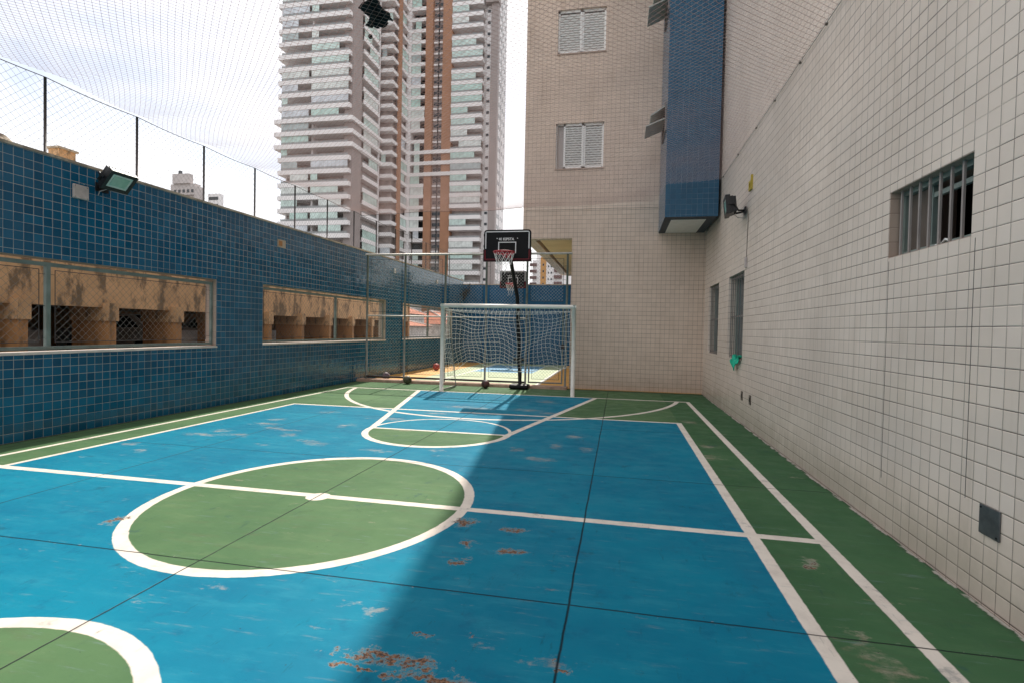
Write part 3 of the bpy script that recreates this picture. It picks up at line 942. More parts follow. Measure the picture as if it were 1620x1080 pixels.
# tilted bathroom windows on the shaft's left face
def awning(zc):
    fr = MB()
    ya, yb = 12.62, 13.52
    h = 0.62
    fr.bar((SX0 - 0.015, ya, zc - h / 2), (SX0 - 0.015, yb, zc - h / 2), 0.04, 0.03).bar((SX0 - 0.015, ya, zc + h / 2), (SX0 - 0.015, yb, zc + h / 2), 0.04, 0.03)
    fr.bar((SX0 - 0.015, ya, zc - h / 2), (SX0 - 0.015, ya, zc + h / 2), 0.04, 0.03).bar((SX0 - 0.015, yb, zc - h / 2), (SX0 - 0.015, yb, zc + h / 2), 0.04, 0.03)
    f = fr.build('awning_window', m_bar_dark, ab)
    for k, (dz, reach, drop) in enumerate(((0.26, 0.34, 0.20), (-0.02, 0.44, 0.16))):
        a = Vector((SX0 - 0.03, 0, zc + dz)); b = Vector((SX0 - reach, 0, zc + dz - drop))
        d = (b - a)
        pn = MB()
        c_ = (a + b) / 2 + Vector((0, (ya + yb) / 2, 0))
        nrm = Vector((0, 1, 0)).cross(d).normalized()
        pn.obox(c_, d, (0, 1, 0), nrm, d.length / 2, (yb - ya) / 2 - 0.05, 0.014)
        pn.build('pane', m_shutter if False else m_pane, f)
    MB().box(SX0 - 0.012, SX0 + 0.002, ya + 0.03, yb - 0.03, zc - h / 2 + 0.03, zc + h / 2 - 0.03).build('dark_opening', m_dark, f)


awning(6.42)
awning(9.12)

# shuttered windows on the front wall
for (a, b, c_, d_), gap in zip(FW, (0.0, 0.2)):
    rv = MB()
    rv.box(a, b, FY + 0.16, FY + 0.17, c_, d_)
    rv.build('window_back', m_farwall, ab)
    fr = MB()
    y = FY + 0.10
    for q in (((a, c_), (b, c_)), ((a, d_), (b, d_)), ((a, c_), (a, d_)), ((b, c_), (b, d_))):
        fr.bar((q[0][0], y, q[0][1]), (q[1][0], y, q[1][1]), 0.05, 0.05)
    win = fr.build('shutter_window', m_shutter, ab)
    s0 = a + gap
    n_ = 2
    wd = (b - s0) / n_
    for i in range(n_):
        sm = MB()
        p0, p1 = s0 + i * wd, s0 + (i + 1) * wd
        yy = FY + 0.075 + 0.02 * i
        sm.bar((p0 + 0.025, yy, c_), (p0 + 0.025, yy, d_), 0.03, 0.05).bar((p1 - 0.025, yy, c_), (p1 - 0.025, yy, d_), 0.03, 0.05)
        sm.bar((p0, yy, c_ + 0.03), (p1, yy, c_ + 0.03), 0.03, 0.06).bar((p0, yy, d_ - 0.03), (p1, yy, d_ - 0.03), 0.03, 0.06)
        k = c_ + 0.09
        while k < d_ - 0.08:
            sm.obox(((p0 + p1) / 2, yy, k), (1, 0, 0), (0, 1, -2.0), (0, 2.0, 1), wd / 2 - 0.04, 0.022, 0.006)
            k += 0.062
        sm.build('shutter', m_shutter, win)
        MB().box(p0 + 0.03, p1 - 0.03, yy + 0.02, yy + 0.024, c_ + 0.05, d_ - 0.05).build('louvre_shade', m_slatgap, win)
    MB().box(a - 0.02, b + 0.02, FY - 0.025, FY + 0.1, c_ - 0.04, c_ - 0.004).build('sill', m_reveal, win)

# near barred window on the right wall
a, b, c_, d_ = RW[0]
rv = MB()
rv.box(RX + 0.003, RX + TH, b - 0.006, b, c_, d_).box(RX + 0.003, RX + TH, a, a + 0.006, c_, d_)
rv.box(RX + 0.003, RX + TH, a + 0.006, b - 0.006, c_, c_ + 0.006).box(RX + 0.003, RX + TH, a + 0.006, b - 0.006, d_ - 0.006, d_)
rv.build('window_reveal', m_reveal, ab)
fr = MB()
xf = RX + 0.11
for q in (((a + .02, c_ + .025), (b - .02, c_ + .025)), ((a + .02, d_ - .025), (b - .02, d_ - .025)), ((a + .02, c_), (a + .02, d_)), ((b - .02, c_), (b - .02, d_))):
    fr.bar((xf, q[0][0], q[0][1]), (xf, q[1][0], q[1][1]), 0.05, 0.035)
bw = fr.build('barred_window', m_alu, ab)
ym = a + 0.69
sf = MB()
x2 = xf + 0.035
sf.bar((x2, ym, c_ + .04), (x2, ym, d_ - .04), 0.03, 0.04).bar((x2, a + .04, d_ - .11), (x2, ym, d_ - .11), 0.03, 0.035)
sf.build('sash', m_alu, bw)
MB().box(xf + 0.012, xf + 0.018, ym, b - .03, c_ + .03, d_ - .04).build('blind', m_blind, bw)
for i in range(8):
    yb_ = 3.82 + i * 0.128
    MB().bar((RX + 0.05, yb_, c_ + 0.006), (RX + 0.05, yb_, d_ - 0.006), 0.018, 0.014).build('bar', m_barpaint, bw)
sk_ = [(RX + 0.09, a + 0.36, c_ + 0.03), (RX + 0.07, a + 0.40, c_ + 0.05), (RX + 0.08, a + 0.46, c_ + 0.03), (RX + 0.06, a + 0.50, c_ + 0.02)]
o = MB().tube(sk_, 0.008, 6).build('rope_scrap', m_white_cord)
tag(o, 'short pale scrap of rope lying on the sill of the barred window', 'rope')

# two tall barred windows in the far part of the right wall
for a, b, c_, d_ in RW[1:]:
    fr = MB()
    xf = RX + 0.16
    for q in (((a, c_ + .03), (b, c_ + .03)), ((a, d_ - .03), (b, d_ - .03)), ((a + .02, c_), (a + .02, d_)), ((b - .02, c_), (b - .02, d_)), (((a + b) / 2, c_), ((a + b) / 2, d_))):
        fr.bar((xf, q[0][0], q[0][1]), (xf, q[1][0], q[1][1]), 0.05, 0.04)
    bw = fr.build('barred_window', m_alu, ab)
    MB().box(xf + 0.03, xf + 0.036, a + .03, b - .03, c_ + .04, d_ - .04).build('pane', m_farpane, bw)
    for i in range(8):
        yb_ = a + 0.05 + i * (b - a - 0.1) / 7
        MB().bar((RX + 0.045, yb_, c_ + 0.004), (RX + 0.045, yb_, d_ - 0.004), 0.014, 0.012).build('bar', m_bar_dark, bw)
    cr = MB()
    for zz in (c_ + 0.05, (c_ + d_) / 2, d_ - 0.05):
        cr.bar((RX + 0.056, a + 0.02, zz), (RX + 0.056, b - 0.02, zz), 0.008, 0.03)
    cr.build('crossbar', m_bar_dark, bw)

# vertical crack / movement joint lines on the right wall are thin sealant strips
for yy, z0_, z1_ in ((3.725, 0.56, 2.14), (4.78, 0.40, 2.13)):
    MB().box(RX - 0.0015, RX + 0.001, yy - 0.002, yy + 0.002, z0_, z1_).build('sealant_joint', plain('dark_sealant', (0.06, 0.055, 0.05), 0.6), ab)

# ------------------------------------------------------------------ small things on the walls
o = thing('cover_plate', (RX, 3.49, 0.405), 'square dark grey metal cover plate low on the right wall', 'cover plate')
MB().box(RX - 0.012, RX - 0.001, 3.405, 3.575, 0.405, 0.575).build('plate', m_plate, o, 0.004)
for yy, zz in ((3.422, 0.422), (3.558, 0.558)):
    MB().tube([(RX - 0.012, yy, zz), (RX - 0.0155, yy, zz)], 0.006, 10).build('screw', m_black, o)
for (y0_, y1_), lab in (((9.70, 9.80), 'small brown socket plate low on the right wall, the one farther from the camera'), ((9.11, 9.22), 'small brown socket plate low on the right wall, the one nearer the camera')):
    t_ = thing('socket_plate', (RX, (y0_ + y1_) / 2, 0.40), lab, 'socket')
    MB().box(RX - 0.014, RX - 0.001, y0_, y1_, 0.40, 0.555).build('plate', m_socket, t_, 0.003)
    MB().box(RX - 0.018, RX - 0.0145, (y0_ + y1_) / 2 - 0.025, (y0_ + y1_) / 2 + 0.025, 0.445, 0.515).build('insert', m_black, t_)
t_ = thing('wall_box', (RX, 9.70, 2.66), 'small grey conduit box with thin wire on the right wall above the barred window', 'conduit box')
MB().box(RX - 0.03, RX - 0.001, 9.66, 9.75, 2.66, 2.83).build('cover', m_boxgrey, t_, 0.004)
MB().tube([(RX - 0.006, 9.70, 2.83), (RX - 0.006, 9.70, 3.1), (RX - 0.008, 9.67, 3.3), (RX - 0.006, 9.66, 3.44), (RX - 0.006, 9.70, 3.62)], 0.006, 5).build('wire', m_socket, t_)
yb0 = MB()
yb0.box(RX - 0.03, RX - 0.001, 9.43, 9.47, 3.92, 4.16).box(RX - 0.03, RX - 0.001, 9.57, 9.61, 3.92, 4.08).box(RX - 0.03, RX - 0.001, 9.47, 9.57, 3.92, 3.96).box(RX - 0.03, RX - 0.001, 9.47, 9.57, 4.04, 4.08)
o = yb0.build('yellow_bracket', m_yellow)
tag(o, 'small yellow bracket with a square hole high on the right wall beside the floodlight', 'bracket')
# rag on the window sill
rg = MB()
random.seed(3)
base = len(rg.v)
nu, nv = 14, 9
for i in range(nu):
    for j in range(nv):
        u, v = i / (nu - 1), j / (nv - 1)
        y = 9.90 + 0.62 * u * (1 - 0.2 * v)
        fall = max(0, v - 0.35)
        tail = 0.22 * math.exp(-((u - 0.55) / 0.22) ** 2)
        z = 1.12 + 0.05 * math.sin(u * 9 + v * 4) - fall * (0.06 + tail) * 1.5
        x = RX + 0.03 - 0.10 * min(v / 0.45, 1) - 0.018 * math.sin(u * 17 + v * 6)
        rg.v.append((x, y, z))
for i in range(nu - 1):
    for j in range(nv - 1):
        rg.f.append([base + i * nv + j, base + (i + 1) * nv + j, base + (i + 1) * nv + j + 1, base + i * nv + j + 1]); rg.sm.append(True)
o = rg.build('rag', m_rag)
sd = o.modifiers.new('solid', 'SOLIDIFY'); sd.thickness = 0.02
ss = o.modifiers.new('sub', 'SUBSURF'); ss.levels = 1; ss.render_levels = 2
tag(o, 'bright green rag hanging over the sill of a barred window', 'cloth')

# junction box and wall scars on the left wall
t_ = thing('junction_box', lwp(6.05, 3.20), 'square pale weathered junction box beside the floodlight on the blue wall', 'junction box', rotz=LW_ROT)
MB().box(0.002, 0.035, -0.09, 0.12, 0.0, 0.19).build('cover', m_boxgrey, t_, 0.008)
sw = MB()
for yy, zz in ((-0.07, 0.02), (0.10, 0.02), (-0.07, 0.17), (0.10, 0.17)): sw.tube([(0.034, yy, zz), (0.039, yy, zz)], 0.006, 8)
sw.build('screws', m_socket, t_)
t_ = thing('wall_patch', lwp(10.42, 3.20), 'small square patch of missing tiles showing ochre plaster high on the blue wall', 'wall patch', rotz=LW_ROT)
MB().box(0.001, 0.006, -0.14, 0.14, 0.0, 0.17).build('mortar', m_cap, t_)
MB().box(0.0065, 0.010, -0.10, 0.02, 0.03, 0.14).build('plaster', plain('ochre_patch', (0.42, 0.20, 0.08), 0.9), t_)
for k, (yy, lab) in enumerate(((16.1, 'small white square sensor on the blue wall above the third opening, nearer one'), (19.95, 'small white square sensor on the blue wall near the far corner'))):
    t_ = thing('wall_sensor', lwp(yy, 3.25), lab, 'sensor', rotz=LW_ROT)
    MB().box(0.002, 0.04, -0.06, 0.06, 0.0, 0.15).build('housing', m_print, t_, 0.01)
    MB().box(0.041, 0.044, -0.025, 0.025, 0.03, 0.08).build('lens', m_boxgrey, t_)


def floodlight(loc, rotz, tilt, label, wall_gap, sy=0.0, size=1.0):
    """local +X points away from the wall; the face looks out and down by tilt"""
    t = thing('floodlight', loc, label, 'floodlight', 'floodlights on the court walls', rotz=rotz)
    ct, st_ = math.cos(tilt), math.sin(tilt)
    nrm = Vector((ct, 0, -st_)); upd = Vector((st_, 0, ct)); wy = Vector((0, 1, 0))
    c0 = Vector((0, 0, 0))
    HW, HH = 0.25 * size, 0.19 * size
    b = MB()
    b.obox(c0, wy, upd, nrm, HW, HH, 0.03)
    b.obox(c0 - nrm * 0.05, wy, upd, nrm, HW * 0.86, HH * 0.86, 0.03)
    for i in range(9):
        b.obox(c0 - nrm * 0.095 + wy * (HW * 0.8 * (i / 4 - 1)), wy, upd, nrm, 0.006, HH * 0.8, 0.03)
    b.build('housing', m_fixture, t, 0.008)
    bz = MB()
    for s_ in (-1, 1):
        bz.obox(c0 + nrm * 0.037 + wy * (s_ * (HW - 0.025)), wy, upd, nrm, 0.025, HH, 0.009)
        bz.obox(c0 + nrm * 0.0365 + upd * (s_ * (HH - 0.025)), wy, upd, nrm, HW - 0.051, 0.025, 0.009)
    bz.build('bezel', m_fixture, t)
    gl = MB().obox(c0 + nrm * 0.033, wy, upd, nrm, HW - 0.05, HH - 0.05, 0.003).build('glass', m_lamprim, t)
    MB().obox(c0 + nrm * 0.038, wy, upd, nrm, HW - 0.085, HH - 0.08, 0.002).build('reflector', m_lampglass, gl)
    ar = MB()
    low = c0 - upd * (HH * 0.55)
    for s_ in (-1, 1):
        p1 = c0 - nrm * 0.03 + wy * (s_ * (HW + 0.018))
        p2 = Vector((-wall_gap * 0.55, s_ * 0.12 + sy, -0.10))
        p3 = Vector((-wall_gap + 0.02, s_ * 0.05 + sy, -0.09))
        ar.bar(p1 + nrm * 0.04, p1 - nrm * 0.06, 0.012, 0.03).bar(p1 - nrm * 0.05, p2, 0.012, 0.03).bar(p2, p3, 0.012, 0.03)
    ar.obox((-wall_gap + 0.012, sy, -0.09), (1, 0, 0), (0, 1, 0), (0, 0, 1), 0.012, 0.09, 0.06)
    ar.build('bracket', m_fixture, t)
    MB().tube([(-0.10, -0.05 + sy, -0.12), (-wall_gap * 0.6, -0.12 + sy, -0.17), (-wall_gap + 0.005, -0.05 + sy, -0.2)], 0.006, 6).build('cable', m_boxgrey, t)
    return t


LF = Vector((-7.04, 6.36, 3.52))
floodlight(LF, LW_ROT, R(42), 'black floodlight with pale greenish glass tilted down from the blue wall', 0.295, 0.0, 0.82)
floodlight((1.80, 9.88, 3.74), PI - 0.09, R(6), 'black floodlight seen from its side on the cream right wall', 0.29, 0.0, 0.86)

# ------------------------------------------------------------------ plinth, dividing fence
pl = MB().box(-7.40, OPX - 0.02, 13.745, 14.095, -0.4, 0.07).build('kerb', m_plinth); tag(pl, kind='structure')
df = thing('chain_link_fence', (-4.2, 13.92, 0.07), 'tall grey chain link fence dividing the two courts', 'fence')
FYY = 13.92
FZ = 3.53
fx = [-6.98, -5.85, -4.68, -3.53, -2.42, -1.36]
for x in fx:
    MB().tube([(x, FYY, 0.07), (x, FYY, FZ)], 0.028, 10).build('post', m_post, df)
MB().tube([(fx[0] - 0.06, FYY, FZ), (fx[-1] + 0.12, FYY, FZ)], 0.03, 10).build('top_rail', m_rail, df)
MB().tube([(fx[0], FYY, 1.83), (fx[4], FYY, 1.83)], 0.018, 8).build('middle_rail', m_rail, df)
MB().bar((fx[0], FYY, 0.14), (fx[4], FYY, 0.14), 0.05, 0.05).build('bottom_rail', m_dark_post, df)
for i in range(5):
    a, b = fx[i] + 0.10, fx[i + 1] - 0.10
    for (z0_, z1_) in ((0.24, 1.74), (1.94, 3.40)) if i < 4 else ((2.28, 3.40),):
        wb_ = MB()
        for q in (((a, z0_), (b, z0_)), ((b, z0_), (b, z1_)), ((b, z1_), (a, z1_)), ((a, z1_), (a, z0_))):
            wb_.tube([(q[0][0], FYY, q[0][1]), (q[1][0], FYY, q[1][1])], 0.005, 4)
        for zz in (z0_ + 0.2, (z0_ + z1_) / 2, z1_ - 0.2):
            wb_.tube([(a - 0.09, FYY, zz), (a, FYY, zz)], 0.004, 4).tube([(b + 0.09, FYY, zz), (b, FYY, zz)], 0.004, 4)
        mp = MB()
        chain(mp, (a, FYY, z0_), (1, 0, 0), (0, 0, 1), b - a, z1_ - z0_, 0.062, 0.0023, 3, 0.7, 0.006)
        pnl = mp.build('mesh_panel', m_wire_f, df)
        wb_.build('wire_border', m_wire_d, pnl)
gt = thing('fence_gate', (-1.9, 13.92, 0.07), 'narrow grey chain link gate at the right end of the dividing fence', 'gate')
ga, gb = fx[4] + 0.09, fx[5] - 0.09
gf = MB()
for q in (((ga, 0.15), (gb, 0.15)), ((ga, 2.15), (gb, 2.15)), ((ga, 0.13), (ga, 2.17)), ((gb, 0.13), (gb, 2.17))):
    gf.tube([(q[0][0], FYY, q[0][1]), (q[1][0], FYY, q[1][1])], 0.02, 8)
gf.build('gate_frame', m_post, gt)
mp = MB()
chain(mp, (ga + 0.08, FYY, 0.24), (1, 0, 0), (0, 0, 1), gb - ga - 0.16, 1.82, 0.062, 0.0023, 3, 0.7, 0.004)
pnl = mp.build('mesh_panel', m_wire_f, gt)
wb_ = MB()
for q in (((ga + .08, .24), (gb - .08, .24)), ((gb - .08, .24), (gb - .08, 2.06)), ((gb - .08, 2.06), (ga + .08, 2.06)), ((ga + .08, 2.06), (ga + .08, .24))):
    wb_.tube([(q[0][0], FYY, q[0][1]), (q[1][0], FYY, q[1][1])], 0.005, 4)
wb_.build('wire_border', m_wire_d, pnl)
MB().box(gb - 0.03, gb + 0.05, FYY - 0.03, FYY + 0.03, 1.05, 1.17).build('latch', m_dark_post, gt)

# ------------------------------------------------------------------ goal
go = thing('football_goal', (-2.64, 12.42, 0), 'white five-a-side football goal with white net in front of the fence', 'goal')
GX0, GX1, GY, GH = -4.235, -1.035, 12.42, 2.07
rP = 0.048
for x in (GX0, GX1):
    MB().tube([(x, GY, 0), (x, GY, GH + rP)], rP, 14).build('goal_post', m_white_paint, go)
MB().tube([(GX0 - rP, GY, GH), (GX1 + rP, GY, GH)], rP, 14).build('crossbar', m_white_paint, go)
for x in (GX0, GX1):
    MB().tube([(x, GY + 0.05, 0.03), (x + (0.06 if x == GX0 else -0.06), GY + 0.98, 0.03)], 0.02, 8).build('base_bar', m_post, go)
    MB().tube([(x, GY + 0.03, GH - 0.05), (x + (0.05 if x == GX0 else -0.05), GY + 0.30, GH - 0.10), (x + (0.06 if x == GX0 else -0.06), GY + 0.98, 0.03)], 0.012, 8).build('rear_stay', m_post, go)
random.seed(5)


def back(u, v):
    """u across 0..1, v 0..1 from the crossbar over the top and down the back"""
    x = GX0 + 0.03 + (GX1 - GX0 - 0.06) * u
    bot = 0.60 + 0.10 * math.sin(u * 7.0 + 0.6) + 0.05 * math.sin(u * 19)
    if u < 0.12: bot -= (0.12 - u) * 2.2
    if u > 0.93: bot -= (u - 0.93) * 2.2
    if v < 0.2:
        f = v / 0.2
        return Vector((x, GY + 0.40 * f, GH - 0.04 - 0.03 * f - 0.14 * math.sin(PI * f) * (0.4 + 0.6 * math.sin(PI * u))))
    f = (v - 0.2) / 0.8
    y = GY + 0.40 + 0.48 * f + 0.09 * math.sin(u * 11 + f * 3) + 0.05 * math.sin(u * 25 - f * 5)
    top = GH - 0.07 - 0.13 * math.sin(PI * u) - 0.08 * abs(math.sin(3 * PI * u))
    z = top + (bot - top) * f + 0.05 * math.sin(u * 14 + f * 6) * math.sin(PI * f) + 0.03 * math.sin(u * 31 + f * 2) * f
    x += 0.03 * math.sin(f * 7 + u * 9)
    return Vector((x, y, z))


nb = MB()
for i in range(29):
    u = i / 28
    nb.tube([back(u, j / 32) for j in range(33)], 0.0033, 4, caps=False)
for j in range(0, 18):
    v = j / 17
    nb.tube([back(i / 56, v) for i in range(57)], 0.0033 if j < 17 else 0.006, 4, caps=False)
nb.build('back_net', m_white_cord, go)
for side in (0, 1):
    sn = MB()
    X0 = GX0 + 0.03 if side == 0 else GX1 - 0.03
    sg = 1 if side == 0 else -1

    def sp(a, v):
        yb_ = back(float(side), 0.2 + 0.8 * v).y
        z = GH - 0.06 - 0.04 * a + (0.36 - GH) * v + 0.03 * math.sin(v * 9 + a * 4)
        return Vector((X0 + sg * (0.05 * math.sin(PI * a) * math.sin(v * 8 + 1)), GY + 0.03 + (yb_ - GY - 0.03) * a, z))
    for i in range(7): sn.tube([sp(i / 6, j / 20) for j in range(21)], 0.0042, 4, caps=False)
    for j in range(15): sn.tube([sp(i / 8, j / 14) for i in range(9)], 0.0042, 4, caps=False)
    sn.build('side_net', m_white_cord, go)

# ------------------------------------------------------------------ basketball hoops
def text_mesh(body, size, extr):
    cu = bpy.data.curves.new('lettering', 'FONT')
    cu.body = body; cu.size = size; cu.extrude = extr; cu.align_x = 'CENTER'; cu.offset = 0.002
    tmp = bpy.data.objects.new('lettering_tmp', cu)
    COL.objects.link(tmp)
    dg = bpy.context.evaluated_depsgraph_get()
    me = bpy.data.meshes.new_from_object(tmp.evaluated_get(dg))
    bpy.data.objects.remove(tmp); bpy.data.curves.remove(cu)
    return me


BX, BY = -2.63, 12.30          # backboard centre
BZ0, BZ1 = 3.135, 3.86
BW = 1.13


def hoop(label):
    t = thing('basketball_hoop', (BX, BY, 0), label, 'basketball hoop', 'portable basketball hoops')
    # padded black backboard with rounded corners
    xa, xb = BX - BW / 2, BX + BW / 2

    def rrect(x0_, x1_, z0_, z1_, r, y, n=5):
        pts = []
        for cx, cz, a0 in ((x1_ - r, z1_ - r, 0), (x0_ + r, z1_ - r, 90), (x0_ + r, z0_ + r, 180), (x1_ - r, z0_ + r, 270)):
            for i in range(n + 1):
                a = R(a0 + 90 * i / n)
                pts.append((cx + r * math.cos(a), y, cz + r * math.sin(a)))
        return pts
    b = MB()
    f_, k_ = rrect(xa, xb, BZ0, BZ1, 0.07, BY - 0.02), rrect(xa, xb, BZ0, BZ1, 0.07, BY + 0.03)
    b.poly(f_[::-1]).poly(k_)
    n = len(f_)
    for i in range(n):
        j = (i + 1) % n
        b.poly([f_[i], f_[j], k_[j], k_[i]])
    bd = b.build('backboard', m_board, t)
    yf = BY - 0.024
    ln = MB()
    e = 0.035; lw_ = 0.022
    ln.box(xa + e, xa + e + lw_, yf, yf + 0.003, BZ0 + 0.28, BZ1 - 0.075).box(xb - e - lw_, xb - e, yf, yf + 0.003, BZ0 + 0.28, BZ1 - 0.075)
    ln.box(xa + 0.075, xb - 0.075, yf, yf + 0.003, BZ1 - e - lw_, BZ1 - e)
    for s_, xc in ((-1, xa + e), (1, xb - e)):
        pts = []
        for i in range(7):
            a = R(90 + 15 * i) if s_ < 0 else R(90 - 15 * i)
            cx = xc - s_ * 0.04
            pts.append(((cx + 0.029 * math.cos(a)), yf + 0.001, BZ1 - 0.075 + 0.029 * math.sin(a)))
        ln.tube(pts, 0.011, 6)
    ln.build('border_line', m_print, bd)
    sq = MB()
    x0_, x1_, z0_, z1_ = BX - 0.215, BX + 0.215, BZ0 + 0.17, BZ0 + 0.44
    sq.box(x0_, x0_ + 0.022, yf, yf + 0.003, z0_, z1_).box(x1_ - 0.022, x1_, yf, yf + 0.003, z0_, z1_).box(x0_ + 0.022, x1_ - 0.022, yf, yf + 0.003, z1_ - 0.02, z1_)
    sq.build('target_square', m_print, bd)
    pd = MB()
    pd.box(xa - 0.012, xb + 0.012, BY - 0.035, BY + 0.035, BZ0 - 0.02, BZ0 + 0.045)
    pd.box(xa - 0.012, xa + 0.05, BY - 0.034, BY + 0.034, BZ0 + 0.045, BZ0 + 0.26).box(xb - 0.05, xb + 0.012, BY - 0.034, BY + 0.034, BZ0 + 0.045, BZ0 + 0.26)
    pd.build('corner_pad', m_redpad, bd, 0.012)
    rl = MB()
    rl.box(xa + 0.03, xb - 0.03, BY - 0.038, BY - 0.0355, BZ0 + 0.03, BZ0 + 0.036).box(xa + 0.034, xa + 0.041, BY - 0.038, BY - 0.0355, BZ0 + 0.037, BZ0 + 0.25).box(xb - 0.041, xb - 0.034, BY - 0.038, BY - 0.0355, BZ0 + 0.037, BZ0 + 0.25)
    rl.build('pad_line', m_red, bd)
    me = text_mesh('KIPSTA', 0.085, 0.002)
    me.materials.append(m_print)
    lt = bpy.data.objects.new('lettering', me); put(lt, bd)
    lt.rotation_euler = (PI / 2, 0, 0)
    lt.location = (0.03, -0.024, BZ0 + 0.475)
    lg = MB()
    for k in range(2):
        xq = BX - 0.20 + 0.035 * k
        lg.bar((xq, yf + 0.001, BZ0 + 0.505), (xq + 0.03, yf + 0.001, BZ0 + 0.532), 0.003, 0.014).bar((xq, yf + 0.001, BZ0 + 0.505), (xq + 0.03, yf + 0.001, BZ0 + 0.478), 0.003, 0.014)
    lg.build('logo_mark', m_print, bd)
    bo = MB()
    for s_ in (-1, 1): bo.tube([(BX + s_ * 0.245, BY - 0.02, BZ0 + 0.52), (BX + s_ * 0.245, BY - 0.028, BZ0 + 0.52)], 0.012, 8)
    bo.build('bolt', m_print, bd)
    # rim
    rz, rr_, ry = BZ0 + 0.155, 0.245, BY - 0.34
    rm = MB()
    rm.tube([(BX + rr_ * math.cos(2 * PI * i / 28), ry + rr_ * math.sin(2 * PI * i / 28), rz) for i in range(28)], 0.012, 8, closed=True)
    rm.box(BX - 0.10, BX + 0.10, BY - 0.11, BY - 0.036, rz - 0.012, rz + 0.012).box(BX - 0.10, BX + 0.10, BY - 0.05, BY - 0.036, rz - 0.09, rz - 0.013)
    rim = rm.build('rim', m_red, t)
    # flat red band hanging below the ring
    bn = MB()
    for i in range(28):
        a0, a1 = 2 * PI * i / 28, 2 * PI * (i + 1) / 28
        for q in (1,):
            bn.poly([(BX + rr_ * math.cos(a0), ry + rr_ * math.sin(a0), rz), (BX + rr_ * math.cos(a1), ry + rr_ * math.sin(a1), rz), (BX + 0.97 * rr_ * math.cos(a1), ry + 0.97 * rr_ * math.sin(a1), rz - 0.035), (BX + 0.97 * rr_ * math.cos(a0), ry + 0.97 * rr_ * math.sin(a0), rz - 0.035)], True)
    bn.build('rim_band', m_red, rim)
    # net
    ne = MB()
    levels = [(0.0, 1.0), (0.10, 0.86), (0.20, 0.74), (0.29, 0.66)]
    K = 12
    for s_ in (1, -1):
        for i in range(K):
            pts = []
            for j, (dz, f) in enumerate(levels):
                a = 2 * PI * (i + s_ * 0.5 * j) / K
                pts.append((BX + rr_ * f * math.cos(a), ry + rr_ * f * math.sin(a), rz - dz))
            ne.tube(pts, 0.0045, 4)
    # torn strands hanging to the left
    for i, (dx, dy) in enumerate(((-0.10, -0.05), (-0.02, -0.12), (0.06, -0.10), (-0.13, 0.04), (0.02, 0.08))):
        ne.tube([(BX + dx, ry + dy, rz - 0.28), (BX + dx * 1.15 + 0.02, ry + dy, rz - 0.36), (BX + dx * 0.8, ry + dy * 1.1, rz - 0.43), (BX + dx * 1.1 - 0.02, ry + dy, rz - 0.50)], 0.004, 4)
    ne.build('net', m_white_cord, rim)
    # leaning pole, arms and weighted base
    foot = Vector((BX + 0.13, BY + 1.30, 0.12)); mid = Vector((BX + 0.08, BY + 0.95, 2.35)); top = Vector((BX - 0.02, BY + 0.28, BZ0 + 0.30))
    MB().tube([foot, foot.lerp(mid, 0.5), mid, mid.lerp(top, 0.12), top], 0.048, 12).build('pole', m_black, t)
    am = MB()
    for s_ in (-1, 1):
        am.bar((BX - 0.02 + s_ * 0.07, BY + 0.40, BZ0 + 0.18), (BX + s_ * 0.14, BY + 0.03, BZ0 + 0.12), 0.02, 0.04)
        am.bar((BX - 0.02 + s_ * 0.07, BY + 0.30, BZ0 + 0.30), (BX + s_ * 0.14, BY + 0.03, BZ0 + 0.50), 0.02, 0.04)
    am.build('arm', m_black, t)
    ba = MB()
    ba.box(BX - 0.12, BX + 0.38, BY + 1.06, BY + 1.42, 0.015, 0.13)
    ba.build('base', m_black, t, 0.04)
    return t


h1 = hoop('black basketball hoop on a leaning pole standing behind the goal')
clone_tree(h1, (-4.47, 22.2, 0.14), 'black basketball hoop far back on the second court in front of the blue wall')

# ------------------------------------------------------------------ balls
def ball_mat(name, c1, c2):
    t = NT(name)
    v = t.new('ShaderNodeTexVoronoi'); v.inputs['Scale'].default_value = 9
    t.lk(t.obj(), v.inputs['Vector'])
    t.col(t.mix(t.rng(t.noise(7, t.obj(), 3), 0.45, 0.55), c1, c2))
    t.b.inputs['Roughness'].default_value = 0.55
    return t.m


for (x, y, z), r_, mt, lab in (((-6.62, 14.45, 0.11), 0.11, ball_mat('purple_grey_ball', (0.25, 0.20, 0.22), (0.07, 0.05, 0.09)), 'worn purplish grey ball just behind the dividing fence'),
                               ((-5.60, 13.58, 0.115), 0.115, ball_mat('olive_ball', (0.10, 0.09, 0.05), (0.05, 0.05, 0.03)), 'dark olive ball on the court in front of the fence left of the goal'),
                               ((-3.36, 13.35, 0.11), 0.11, ball_mat('black_ball', (0.02, 0.02, 0.022), (0.10, 0.03, 0.03)), 'black ball on the court behind the goal net'),
                               ((-6.45, 18.3, 0.13), 0.13, ball_mat('red_ball', (0.40, 0.05, 0.04), (0.30, 0.03, 0.03)), 'red ball lying by the wall on the second court')):
    o = MB().ball((0, 0, 0), r_).build('ball', mt)
    o.location = (x, y, z); tag(o, lab, 'ball', 'balls left by the fence')

